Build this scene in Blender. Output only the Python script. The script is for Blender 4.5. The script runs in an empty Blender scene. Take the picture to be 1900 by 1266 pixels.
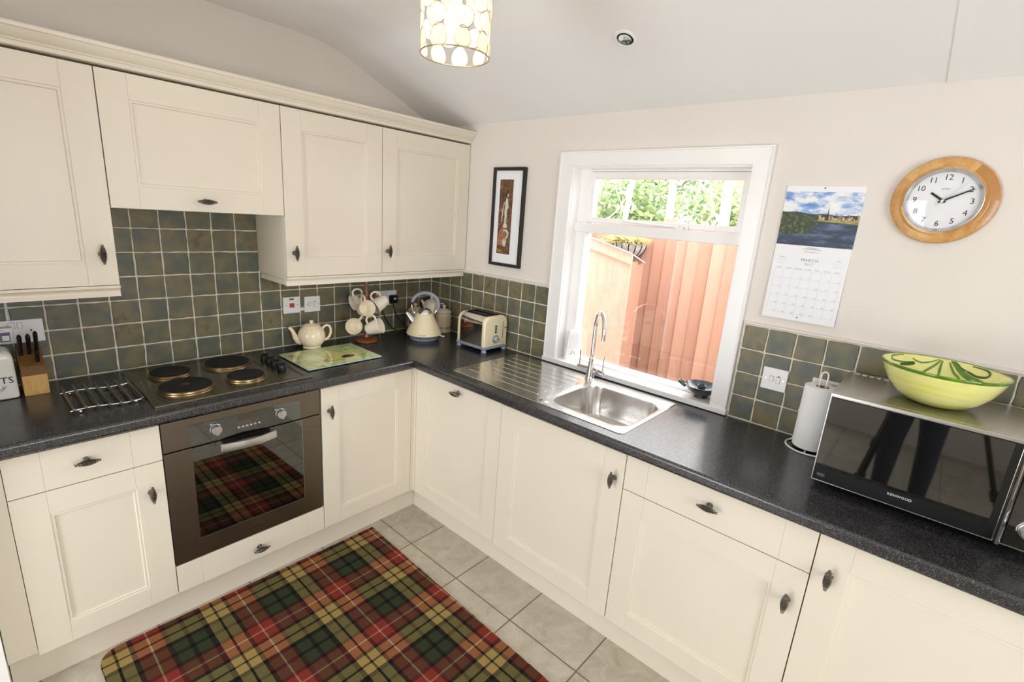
import bpy, bmesh, math, random
from mathutils import Matrix, Vector, noise

# ------------------------------------------------------------------ scene, camera, world, light, exposure
scene = bpy.context.scene
COL = scene.collection
PI = math.pi
random.seed(7)

cam_data = bpy.data.cameras.new('camera')
cam = bpy.data.objects.new('camera', cam_data)
COL.objects.link(cam)
cam_data.sensor_fit = 'HORIZONTAL'
cam_data.sensor_width = 36.0
cam_data.lens = 907.14 / 1900 * 36.0
cam_data.clip_start = 0.02
CR = ((0.66400858, -0.74443388, 0.07007709), (0.14096375, 0.21667015, 0.96601411), (0.73431725, 0.63156333, -0.24880903))
CC = (-2.07897, -2.52409, 1.66324)
cam.matrix_world = Matrix(((CR[0][0], CR[1][0], -CR[2][0], CC[0]),
                           (CR[0][1], CR[1][1], -CR[2][1], CC[1]),
                           (CR[0][2], CR[1][2], -CR[2][2], CC[2]),
                           (0, 0, 0, 1)))
scene.camera = cam

world = bpy.data.worlds.new('overcast_sky')
scene.world = world
world.use_nodes = True
wn = world.node_tree.nodes['Background']
wn.inputs['Color'].default_value = (0.95, 0.98, 1.02, 1)
wn.inputs['Strength'].default_value = 7.0

def portal(name, loc, rot, sx, sy):
    l = bpy.data.lights.new(name, 'AREA')
    l.shape = 'RECTANGLE'; l.size = sx; l.size_y = sy
    l.cycles.is_portal = True
    o = bpy.data.objects.new(name, l); COL.objects.link(o)
    o.location = loc; o.rotation_euler = rot
    return o
portal('window_daylight', (0.22, -1.475, 1.42), (0, PI / 2, 0), 1.0, 0.86)      # -Z of the lamp faces -x
portal('added_window_daylight', (-1.8, -4.54, 1.39), (PI / 2, 0, 0), 1.6, 1.38)  # portal at the unseen window that was added to brighten the room
portal('added_doorway_daylight', (-4.04, -1.3, 1.06), (0, -PI / 2, 0), 2.1, 1.3)          # faces +y, at the unseen doorway added as a daylight source

vs = scene.view_settings
vs.view_transform = 'Standard'; vs.look = 'None'; vs.gamma = 1.0; vs.use_curve_mapping = False
vs.exposure = 0.04
scene.cycles.use_denoising = True
scene.cycles.max_bounces = 10
scene.cycles.diffuse_bounces = 6
scene.cycles.glossy_bounces = 5
scene.cycles.transparent_max_bounces = 16
scene.cycles.sample_clamp_indirect = 8.0
scene.cycles.caustics_reflective = False
scene.cycles.caustics_refractive = False
BULB = 38.0

# ------------------------------------------------------------------ materials
def lin(r, g, b):
    def f(c):
        c /= 255.0
        return c / 12.92 if c <= 0.04045 else ((c + 0.055) / 1.055) ** 2.4
    return (f(r), f(g), f(b))

def c4(c): return (c[0], c[1], c[2], 1.0)

class NT:
    def __init__(s, name):
        s.m = bpy.data.materials.new(name); s.m.use_nodes = True
        s.t = s.m.node_tree; s.n = s.t.nodes
        s.b = s.n['Principled BSDF']; s.out = s.n['Material Output']
    def new(s, typ, **kw):
        n = s.n.new(typ)
        for k, v in kw.items(): setattr(n, k, v)
        return n
    def link(s, a, b): s.t.links.new(a, b)
    def val(s, n, i, v):
        if hasattr(v, 'is_output'): s.link(v, n.inputs[i])
        else: n.inputs[i].default_value = v
    def math(s, op, a, b=None, c=None):
        n = s.new('ShaderNodeMath', operation=op)
        s.val(n, 0, a)
        if b is not None: s.val(n, 1, b)
        if c is not None: s.val(n, 2, c)
        return n.outputs[0]
    def mix(s, f, a, b):
        n = s.new('ShaderNodeMix', data_type='RGBA')
        s.val(n, 0, f)
        for i, v in ((6, a), (7, b)):
            if hasattr(v, 'is_output'): s.link(v, n.inputs[i])
            else: n.inputs[i].default_value = c4(v)
        return n.outputs[2]
    def ramp(s, f, stops, interp='LINEAR'):
        n = s.new('ShaderNodeValToRGB'); r = n.color_ramp; r.interpolation = interp
        r.elements.remove(r.elements[1])
        for i, (p, c) in enumerate(stops):
            e = r.elements[0] if i == 0 else r.elements.new(p)
            e.position = p; e.color = c4(c) if not isinstance(c, (int, float)) else (c, c, c, 1)
        s.val(n, 0, f)
        return n.outputs[0]
    def coord(s, kind='Object'):
        return s.new('ShaderNodeTexCoord').outputs[kind]
    def pos(s): return s.new('ShaderNodeNewGeometry').outputs['Position']
    def xyz(s, v):
        n = s.new('ShaderNodeSeparateXYZ'); s.link(v, n.inputs[0]); return n.outputs
    def scale(s, v, sc):
        n = s.new('ShaderNodeVectorMath', operation='MULTIPLY'); s.link(v, n.inputs[0]); n.inputs[1].default_value = sc
        return n.outputs[0]
    def noise(s, v, sc, detail=3, rough=0.5, out='Fac', dist=0.0):
        n = s.new('ShaderNodeTexNoise'); s.link(v, n.inputs['Vector'])
        n.inputs['Scale'].default_value = sc; n.inputs['Detail'].default_value = detail
        n.inputs['Roughness'].default_value = rough; n.inputs['Distortion'].default_value = dist
        return n.outputs[out]
    def voronoi(s, v, sc, out='Distance'):
        n = s.new('ShaderNodeTexVoronoi'); s.link(v, n.inputs['Vector']); n.inputs['Scale'].default_value = sc
        return n.outputs[out]
    def bump(s, h, strength=0.2, dist=0.01):
        n = s.new('ShaderNodeBump'); n.inputs['Strength'].default_value = strength; n.inputs['Distance'].default_value = dist
        s.link(h, n.inputs['Height']); s.link(n.outputs[0], s.b.inputs['Normal'])
    def set(s, **kw):
        names = dict(base='Base Color', rough='Roughness', metal='Metallic', ior='IOR', spec='Specular IOR Level', coat='Coat Weight',
                     coatr='Coat Roughness', sss='Subsurface Weight', trans='Transmission Weight', alpha='Alpha', ecol='Emission Color', estr='Emission Strength')
        for k, v in kw.items():
            i = s.b.inputs[names[k]]
            if hasattr(v, 'is_output'): s.link(v, i)
            elif isinstance(v, tuple): i.default_value = c4(v)
            else: i.default_value = v
        return s

def plain(name, col, rough=0.5, metal=0.0, var=0.06, nscale=30, bump=0.0, bscale=200, **kw):
    """a paint / plastic / metal with a little cloudy variation of its own and optional fine bump"""
    t = NT(name); v = t.coord()
    n = t.noise(v, nscale, 2)
    d = tuple(c * (1 - var) for c in col); l = tuple(min(1, c * (1 + var)) for c in col)
    t.set(base=t.ramp(n, [(0.3, d), (0.7, l)]), rough=rough, metal=metal, **kw)
    if bump: t.bump(t.noise(v, bscale, 2), bump, 0.002)
    return t.m

M = {}
M['cream'] = plain('cream_cabinet_paint', lin(229, 220, 203), 0.33, var=0.012, nscale=4)
M['carcass'] = plain('cream_carcass_board', lin(226, 217, 198), 0.5, var=0.012, nscale=4)
M['wall'] = plain('cream_wall_paint', lin(226, 219, 211), 0.85, var=0.012, nscale=3, bump=0.08, bscale=90)
M['ceiling'] = plain('white_ceiling_paint', lin(242, 240, 238), 0.9, var=0.012, nscale=2, bump=0.05, bscale=60)
M['gloss'] = plain('white_gloss_paint', lin(244, 242, 240), 0.25, var=0.01, nscale=5)
M['plastic'] = plain('white_moulded_plastic', lin(240, 237, 238), 0.3, var=0.01)
M['white_wire'] = plain('white_coated_wire', lin(244, 240, 234), 0.35, var=0.01)
M['black'] = plain('black_plastic', lin(20, 20, 22), 0.3, var=0.1)
M['blackmat'] = plain('black_matt_plastic', lin(18, 18, 19), 0.5, var=0.1, spec=0.25)
M['rubber'] = plain('black_rubber_cable', lin(16, 16, 18), 0.45, var=0.1)
M['chrome'] = plain('polished_chrome', (0.82, 0.81, 0.79), 0.05, 1.0, var=0.01)
M['dark_chrome'] = plain('dark_chrome_wire', (0.34, 0.33, 0.31), 0.12, 1.0, var=0.02)
M['alu'] = plain('brushed_aluminium', (0.62, 0.61, 0.60), 0.3, 1.0, var=0.03)
M['pewter'] = plain('antique_pewter', (0.20, 0.18, 0.155), 0.28, 1.0, var=0.2, nscale=300)
M['grey_plastic'] = plain('blue_grey_plastic', lin(150, 156, 170), 0.4, var=0.03)
M['cream_enamel'] = plain('cream_enamel', lin(245, 230, 192), 0.12, var=0.02, coat=0.5)
M['cream_glaze'] = plain('cream_stoneware_glaze', lin(250, 235, 204), 0.12, var=0.03, nscale=12, coat=0.4)
M['mug_glaze'] = plain('ivory_mug_glaze', lin(248, 239, 220), 0.18, var=0.03, nscale=18)
M['canister'] = plain('beige_canister_glaze', lin(238, 222, 196), 0.2, var=0.04, nscale=15)
M['jar'] = plain('white_ceramic', lin(240, 238, 228), 0.15, var=0.01)
M['ink'] = plain('black_printing_ink', lin(30, 28, 28), 0.6, var=0.05)
M['greyink'] = plain('grey_printing_ink', lin(128, 128, 134), 0.7, var=0.05)
M['paleink'] = plain('pale_grey_printing_ink', lin(214, 215, 221), 0.7, var=0.03)
M['whiteink'] = plain('white_printing_ink', lin(232, 232, 235), 0.5, var=0.02)
M['paper'] = plain('white_calendar_paper', lin(238, 238, 241), 0.55, var=0.008)
M['blacktop'] = None
M['blackwood'] = plain('black_frame_wood', lin(26, 24, 23), 0.35, var=0.15, nscale=60)
M['red'] = plain('red_switch_plastic', lin(200, 60, 40), 0.3, var=0.05)
M['darkred'] = plain('dark_red_neon_lens', lin(112, 36, 36), 0.2, var=0.05)
M['screw'] = plain('nickel_screw', (0.45, 0.44, 0.43), 0.3, 1.0, var=0.05)
M['dark'] = plain('dark_recess', lin(22, 20, 18), 0.8, var=0.1)
M['ovenblack'] = plain('black_oven_seal', lin(12, 12, 12), 0.4, var=0.1)

def m_wood(name, c0, c1, sc=(6, 60, 60), rough=0.35, coat=0.2, island=False):
    t = NT(name); v = t.coord()
    w = t.scale(v, sc)
    n = t.noise(w, 3.0, 4, 0.6, dist=0.6)
    n2 = t.noise(t.scale(w, (1, 3, 3)), 8.0, 2)
    f = t.math('ADD', t.math('MULTIPLY', n, 0.75), t.math('MULTIPLY', n2, 0.25))
    if island:
        r = t.new('ShaderNodeNewGeometry').outputs['Random Per Island']
        f = t.math('ADD', f, t.math('MULTIPLY', t.math('SUBTRACT', r, 0.5), 0.55))
    t.set(base=t.ramp(f, [(0.3, c0), (0.7, c1)]), rough=rough, coat=coat)
    return t.m
M['oak'] = m_wood('honey_oak_wood', lin(180, 126, 64), lin(222, 176, 112), (7, 7, 7), 0.3, 0.3, True)
M['blockwood'] = m_wood('pale_block_wood', lin(200, 150, 78), lin(232, 190, 118), (60, 8, 8), 0.4, 0.1)
M['darkblock'] = m_wood('dark_end_grain_wood', lin(96, 66, 30), lin(140, 98, 50), (60, 40, 40), 0.5, 0.0)
M['mahog'] = m_wood('red_brown_turned_wood', lin(104, 56, 24), lin(158, 92, 44), (40, 40, 6), 0.22, 0.5)
M['fence'] = m_wood('orange_stained_fence_wood', lin(168, 122, 100), lin(186, 142, 121), (40, 40, 3), 0.7, 0.0, True)
M['shed'] = m_wood('orange_stained_shed_board', lin(188, 147, 127), lin(204, 168, 149), (12, 12, 2), 0.7, 0.0)

def m_worktop():
    t = NT('dark_speckled_laminate'); v = t.pos()
    a = t.noise(v, 330, 3, 0.65)
    b = t.noise(v, 620, 2, 0.6)
    base = t.ramp(a, [(0.42, (0.005, 0.005, 0.007)), (0.56, (0.018, 0.017, 0.020)), (0.63, (0.08, 0.077, 0.08)), (0.72, (0.24, 0.23, 0.225))])
    sp = t.ramp(b, [(0.60, 0.0), (0.68, 1.0)])
    t.set(base=t.mix(t.math('MULTIPLY', sp, 0.6), base, (0.21, 0.205, 0.205)), rough=t.ramp(a, [(0.4, 0.2), (0.65, 0.32)]), ior=1.75)
    t.bump(a, 0.10, 0.001)
    return t.m
M['worktop'] = m_worktop()

def m_tile():
    t = NT('mottled_green_tile'); v = t.pos()
    r = t.new('ShaderNodeNewGeometry').outputs['Random Per Island']
    off = t.new('ShaderNodeVectorMath', operation='ADD'); t.link(v, off.inputs[0])
    cmb = t.new('ShaderNodeCombineXYZ')
    for i, k in enumerate((7.0, 13.0, 5.0)): t.link(t.math('MULTIPLY', r, k), cmb.inputs[i])
    t.link(cmb.outputs[0], off.inputs[1])
    n = t.math('ADD', t.math('MULTIPLY', t.math('SUBTRACT', t.noise(off.outputs[0], 15, 3, 0.55), 0.5), 1.05), 0.5)
    n2 = t.noise(off.outputs[0], 60, 4, 0.6)
    f = t.math('ADD', n, t.math('MULTIPLY', t.math('SUBTRACT', r, 0.5), 0.16))
    base = t.ramp(f, [(0.22, lin(90, 98, 94)), (0.38, lin(98, 102, 89)), (0.50, lin(114, 111, 89)), (0.64, lin(130, 120, 88)), (0.82, lin(100, 88, 72))])
    base2 = t.mix(t.math('MULTIPLY', t.math('SUBTRACT', n2, 0.35), 0.5), base, lin(72, 72, 60))
    t.set(base=base2, rough=0.42, spec=0.4)
    t.bump(n2, 0.15, 0.002)
    return t.m
M['tile'] = m_tile()
M['grout'] = plain('pale_grout', lin(226, 218, 200), 0.9, var=0.05, nscale=40)

def m_floor():
    t = NT('stone_look_floor_tile'); v = t.pos(); x, y, z = t.xyz(v)
    P = 0.3398
    u = t.math('DIVIDE', t.math('ADD', x, 0.727 + 34 * P), P); w = t.math('DIVIDE', t.math('ADD', y, 0.7826 + 34 * P), P)
    fu = t.math('ABSOLUTE', t.math('SUBTRACT', t.math('FRACT', t.math('ADD', u, 0.5)), 0.5))
    fw = t.math('ABSOLUTE', t.math('SUBTRACT', t.math('FRACT', t.math('ADD', w, 0.5)), 0.5))
    g = t.math('LESS_THAN', t.math('MINIMUM', fu, fw), 0.0085)
    cell = t.new('ShaderNodeCombineXYZ')
    t.link(t.math('FLOOR', u), cell.inputs[0]); t.link(t.math('FLOOR', w), cell.inputs[1])
    wn_ = t.new('ShaderNodeTexWhiteNoise'); t.link(cell.outputs[0], wn_.inputs['Vector'])
    n = t.noise(v, 14, 6, 0.65, dist=0.8); n2 = t.noise(v, 150, 3, 0.6)
    f = t.math('ADD', t.math('ADD', t.math('MULTIPLY', n, 0.7), t.math('MULTIPLY', n2, 0.3)), t.math('MULTIPLY', t.math('SUBTRACT', wn_.outputs['Value'], 0.5), 0.08))
    base = t.ramp(f, [(0.28, lin(160, 152, 134)), (0.5, lin(188, 181, 164)), (0.72, lin(206, 200, 186))])
    t.set(base=t.mix(g, base, lin(112, 98, 80)), rough=0.42)
    t.bump(t.math('SUBTRACT', t.math('MULTIPLY', n2, 0.2), g), 0.3, 0.002)
    return t.m
M['floor'] = m_floor()

def m_tartan():
    t = NT('tartan_wool'); v = t.coord(); x, y, z = t.xyz(v)
    K = (0.005, 0.005, 0.007); Pp = (0.030, 0.009, 0.011); Y = lin(180, 154, 92); G = lin(58, 66, 42); R = lin(146, 58, 46); W = lin(214, 186, 158)
    sett = [(0.0, K), (0.0125, Y), (0.124, K), (0.180, G), (0.322, K), (0.368, G), (0.508, Pp), (0.5600, R), (0.6835, W), (0.7015, R), (0.8265, Pp), (0.872, Y), (0.9875, K)]
    wob = t.math('MULTIPLY', t.math('SUBTRACT', t.noise(v, 60, 2), 0.5), 0.012)
    ca = t.ramp(t.math('FRACT', t.math('ADD', t.math('DIVIDE', t.math('MULTIPLY', x, -1.0), 0.3215), wob)), sett, 'CONSTANT')
    cb = t.ramp(t.math('FRACT', t.math('ADD', t.math('DIVIDE', t.math('MULTIPLY', y, -1.0), 0.3165), wob)), sett, 'CONSTANT')
    d = t.math('ADD', t.math('MULTIPLY', t.math('ADD', x, t.math('MULTIPLY', y, -0.75)), 190.0), t.math('MULTIPLY', t.noise(v, 260, 2), 0.9))
    tw = t.math('GREATER_THAN', t.math('FRACT', d), 0.5)
    tw2 = t.math('ADD', t.math('MULTIPLY', tw, 0.56), 0.22)
    c = t.mix(tw2, ca, cb)
    mul = t.new('ShaderNodeMix', data_type='RGBA', blend_type='MULTIPLY'); mul.inputs[0].default_value = 1.0
    t.link(ca, mul.inputs[6]); t.link(cb, mul.inputs[7])
    gm = t.new('ShaderNodeGamma'); gm.inputs['Gamma'].default_value = 0.5; t.link(mul.outputs[2], gm.inputs['Color'])
    c = t.mix(0.6, c, gm.outputs[0])
    n = t.noise(v, 700, 2, 0.7)
    c = t.mix(t.math('MULTIPLY', t.math('SUBTRACT', n, 0.2), 0.7), c, (0.016, 0.014, 0.011))
    t.set(base=c, rough=0.95, spec=0.1)
    t.bump(t.math('ADD', n, t.math('MULTIPLY', tw, 0.3)), 0.6, 0.004)
    return t.m
M['tartan'] = m_tartan()

def m_brushed(name, col, rough, sc, metal=1.0, var=0.12):
    t = NT(name); v = t.scale(t.coord(), sc)
    n = t.noise(v, 40, 3, 0.6)
    t.set(base=t.ramp(n, [(0.3, tuple(c * (1 - var) for c in col)), (0.7, col)]), rough=rough, metal=metal)
    t.bump(n, 0.04, 0.001)
    return t.m
M['steel'] = m_brushed('brushed_sink_steel', (0.72, 0.71, 0.69), 0.2, (1, 12, 1), var=0.06)
M['hob_steel'] = m_brushed('brown_tinted_hob_steel', (0.27, 0.245, 0.20), 0.22, (1, 10, 1))
M['oven_steel'] = m_brushed('bronze_grey_oven_steel', (0.20, 0.168, 0.132), 0.36, (1, 10, 30), var=0.06)
M['mw_steel'] = plain('silver_microwave_steel', (0.56, 0.545, 0.51), 0.3, 1.0, var=0.03)
M['plate'] = plain('cast_iron_hotplate', lin(30, 30, 32), 0.62, var=0.25, nscale=25, spec=0.3)
M['plate_rim'] = plain('heat_bronzed_rim', (0.36, 0.26, 0.14), 0.32, 1.0, var=0.2, nscale=40)
M['oven_glass'] = plain('tinted_mirror_oven_glass', (0.175, 0.18, 0.18), 0.03, 1.0, var=0.01)
M['mw_glass'] = plain('black_microwave_glass', lin(18, 16, 14), 0.03, 0.0, var=0.05, ior=2.0)

def m_glass():
    t = NT('window_glass')
    tr = t.new('ShaderNodeBsdfTransparent'); gl = t.new('ShaderNodeBsdfGlossy'); gl.inputs['Roughness'].default_value = 0.0
    lw = t.new('ShaderNodeLayerWeight'); lw.inputs['Blend'].default_value = 0.5
    mx = t.new('ShaderNodeMixShader')
    n = t.noise(t.coord(), 6, 2)
    fr = t.math('ADD', t.math('MULTIPLY', t.math('POWER', lw.outputs['Facing'], 5.0), 0.95), 0.045)
    t.link(t.math('MULTIPLY', fr, t.math('ADD', t.math('MULTIPLY', n, 0.1), 0.95)), mx.inputs[0])
    t.link(tr.outputs[0], mx.inputs[1]); t.link(gl.outputs[0], mx.inputs[2])
    t.link(mx.outputs[0], t.out.inputs['Surface'])
    return t.m
M['glass'] = m_glass()

def m_shell():
    t = NT('capiz_shell'); v = t.coord()
    n = t.noise(t.scale(v, (60, 60, 25)), 3, 4, 0.6, dist=1.0)
    c = t.ramp(n, [(0.3, lin(242, 230, 206)), (0.7, lin(252, 246, 234))])
    d = t.new('ShaderNodeBsdfDiffuse'); tl = t.new('ShaderNodeBsdfTranslucent'); gl = t.new('ShaderNodeBsdfGlossy'); gl.inputs['Roughness'].default_value = 0.25
    for q in (d, tl): t.link(c, q.inputs['Color'])
    m1 = t.new('ShaderNodeMixShader'); m1.inputs[0].default_value = 0.12; t.link(d.outputs[0], m1.inputs[1]); t.link(tl.outputs[0], m1.inputs[2])
    m2 = t.new('ShaderNodeMixShader'); m2.inputs[0].default_value = 0.06; t.link(m1.outputs[0], m2.inputs[1]); t.link(gl.outputs[0], m2.inputs[2])
    t.link(m2.outputs[0], t.out.inputs['Surface'])
    return t.m
M['shell'] = m_shell()
M['gold_wire'] = plain('bronze_shade_wire', (0.42, 0.33, 0.20), 0.35, 1.0, var=0.1)

def m_bulb():
    t = NT('lit_bulb_glass')
    n = t.noise(t.coord(), 8, 1)
    t.set(base=(1, 0.9, 0.75), ecol=t.ramp(n, [(0.3, (1.0, 0.82, 0.60)), (0.7, (1.0, 0.84, 0.62))]), estr=BULB)
    return t.m
M['bulb'] = m_bulb()

def m_bowl():
    t = NT('lime_painted_bowl_glaze'); v = t.coord(); x, y, z = t.xyz(v)
    n = t.noise(t.scale(v, (1, 1, 9)), 6, 3, 0.5, dist=0.5)
    c = t.ramp(n, [(0.3, lin(224, 222, 96)), (0.5, lin(234, 232, 138)), (0.7, lin(240, 236, 160))])
    t.set(base=c, rough=0.1, coat=0.5)
    return t.m
M['bowl'] = m_bowl()
M['bowl_in'] = plain('pale_yellow_bowl_glaze', lin(240, 238, 158), 0.08, var=0.08, nscale=14, coat=0.6)
M['bowl_green'] = plain('green_painted_glaze', lin(92, 134, 28), 0.1, var=0.25, nscale=30, coat=0.5)
M['bowl_dark'] = plain('dark_green_painted_glaze', lin(52, 92, 18), 0.1, var=0.25, nscale=30, coat=0.5)
M['towel'] = plain('white_paper_towel', lin(246, 245, 243), 0.95, var=0.01, nscale=20, bump=0.5, bscale=110)
M['card'] = plain('brown_card_tube', lin(176, 150, 116), 0.9, var=0.08)

def m_candle():
    t = NT('dark_teal_glaze'); v = t.coord()
    n = t.noise(v, 28, 3, 0.6, dist=1.0)
    t.set(base=t.ramp(n, [(0.35, lin(16, 18, 24)), (0.55, lin(40, 70, 78)), (0.68, lin(140, 120, 100)), (0.8, lin(150, 80, 50))]), rough=0.08, coat=0.6)
    return t.m
M['candle'] = m_candle()
M['candle_out'] = plain('black_brown_glaze', lin(26, 26, 32), 0.1, var=0.3, nscale=30, coat=0.6)
M['olive'] = plain('olive_candle_wax', lin(92, 84, 44), 0.4, var=0.3, nscale=60)
M['leafgreen'] = plain('green_printed_leaf', lin(120, 178, 100), 0.5, var=0.05)

def m_board():
    t = NT('pale_green_printed_glass'); v = t.coord()
    n = t.noise(v, 9, 5, 0.6, dist=1.2)
    c = t.ramp(n, [(0.28, lin(150, 166, 92)), (0.42, lin(190, 206, 140)), (0.55, lin(212, 226, 176)), (0.7, lin(226, 232, 190))])
    n2 = t.noise(v, 5, 3, 0.5)
    c = t.mix(t.ramp(n2, [(0.58, 0.0), (0.7, 0.6)]), c, lin(196, 170, 96))
    t.set(base=c, rough=0.06, coat=0.6)
    return t.m
M['board'] = m_board()
M['lemon'] = plain('printed_lemon_flesh', lin(232, 214, 130), 0.08, var=0.1, nscale=60, coat=0.6)
M['lemon_pale'] = plain('printed_pale_lemon', lin(224, 226, 150), 0.08, var=0.06, nscale=60, coat=0.6)
M['rind'] = plain('printed_lemon_rind', lin(204, 160, 70), 0.08, var=0.12, nscale=60, coat=0.6)
M['glass_edge'] = plain('green_glass_edge', lin(190, 214, 196), 0.1, var=0.03)

def m_print(name, stops, sc, nsc, rough=0.45, dist=0.0, det=5):
    t = NT(name); v = t.scale(t.coord(), sc)
    n = t.noise(v, nsc, det, 0.6, dist=dist)
    t.set(base=t.ramp(n, stops), rough=rough)
    return t.m
M['print_sky'] = m_print('printed_cloudy_sky', [(0.36, lin(92, 130, 200)), (0.46, lin(150, 180, 222)), (0.54, lin(226, 230, 236)), (0.7, lin(244, 242, 238)), (0.8, lin(196, 198, 204))], (1, 14, 30), 1.0)
M['print_tree'] = m_print('printed_river_trees', [(0.3, lin(18, 26, 12)), (0.5, lin(48, 62, 24)), (0.65, lin(96, 110, 46)), (0.75, lin(150, 150, 80))], (1, 60, 60), 1.3)
M['print_hill'] = m_print('printed_far_hills', [(0.3, lin(28, 40, 22)), (0.7, lin(62, 76, 44))], (1, 40, 60), 1.0)
M['print_river'] = m_print('printed_river_water', [(0.32, lin(22, 32, 50)), (0.5, lin(40, 56, 82)), (0.66, lin(96, 118, 150)), (0.78, lin(200, 206, 200))], (1, 10, 50), 1.0)
M['print_town'] = m_print('printed_riverside_town', [(0.35, lin(96, 64, 48)), (0.5, lin(168, 140, 104)), (0.65, lin(206, 190, 150))], (1, 180, 120), 1.0, det=1)
M['print_bank'] = m_print('printed_grassy_bank', [(0.3, lin(120, 124, 50)), (0.7, lin(190, 184, 90))], (1, 40, 60), 1.0)
M['print_spire'] = m_print('printed_church_spire', [(0.3, lin(24, 26, 30)), (0.7, lin(52, 54, 56))], (1, 40, 60), 1.0)
M['art_brown'] = m_print('brown_etched_print', [(0.3, lin(58, 40, 26)), (0.5, lin(96, 68, 42)), (0.64, lin(140, 102, 66)), (0.76, lin(178, 150, 114))], (1, 50, 30), 1.2, 0.6, 0.8)
M['art_pale'] = m_print('pale_print_figure', [(0.3, lin(150, 140, 128)), (0.5, lin(206, 200, 192)), (0.7, lin(232, 228, 222))], (1, 120, 60), 1.0, 0.6)
M['art_rust'] = m_print('rust_print_patch', [(0.3, lin(120, 70, 42)), (0.6, lin(170, 120, 90)), (0.75, lin(206, 186, 160))], (1, 120, 90), 1.0, 0.6)
M['art_mark'] = plain('yellow_print_mark', lin(214, 178, 50), 0.6)
M['bark'] = m_print('pale_tree_bark', [(0.3, lin(176, 160, 138)), (0.7, lin(232, 224, 210))], (20, 20, 4), 1.0, 0.9)
def m_leaf(name, c0, c1):
    t = NT(name); v = t.coord()
    r = t.new('ShaderNodeNewGeometry').outputs['Random Per Island']
    n = t.noise(v, 2.0, 2)
    f = t.math('ADD', t.math('MULTIPLY', r, 0.6), t.math('MULTIPLY', n, 0.4))
    c = t.ramp(f, [(0.25, c0), (0.75, c1)])
    d = t.new('ShaderNodeBsdfDiffuse'); tl = t.new('ShaderNodeBsdfTranslucent')
    t.link(c, d.inputs['Color']); t.link(c, tl.inputs['Color'])
    mx = t.new('ShaderNodeMixShader'); mx.inputs[0].default_value = 0.35
    t.link(d.outputs[0], mx.inputs[1]); t.link(tl.outputs[0], mx.inputs[2]); t.link(mx.outputs[0], t.out.inputs['Surface'])
    return t.m
M['leaf'] = m_leaf('fresh_green_leaf', lin(126, 150, 106), lin(204, 216, 168))
M['leaf_dark'] = m_leaf('dark_evergreen_leaf', lin(110, 126, 110), lin(176, 190, 160))
M['leaf_warm'] = m_leaf('warm_spring_leaf', lin(186, 172, 124), lin(226, 214, 164))
M['straw'] = m_leaf('straw_yellow_grass', lin(196, 188, 122), lin(236, 228, 180))
M['wicker'] = plain('grey_wicker', lin(176, 172, 172), 0.8, var=0.25, nscale=60)
M['felt'] = plain('pale_grey_roofing_felt', lin(188, 186, 186), 0.9, var=0.1)
M['soil'] = m_print('garden_soil_and_moss', [(0.3, lin(96, 84, 62)), (0.6, lin(120, 124, 78))], (4, 4, 4), 1.0, 0.95)
M['denim'] = m_print('dark_blue_denim', [(0.3, lin(26, 34, 50)), (0.7, lin(46, 58, 80))], (30, 30, 30), 2.0, 0.9)
M['skin'] = plain('skin', lin(214, 166, 140), 0.5, var=0.05)
M['jumper'] = plain('charcoal_knit', lin(50, 50, 54), 0.9, var=0.1, nscale=80)
M['hair'] = plain('dark_brown_hair', lin(50, 36, 26), 0.6, var=0.2, nscale=120)
M['floor_out'] = None

# ------------------------------------------------------------------ mesh building helpers
WM = {}          # world matrix of every object made here

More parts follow.
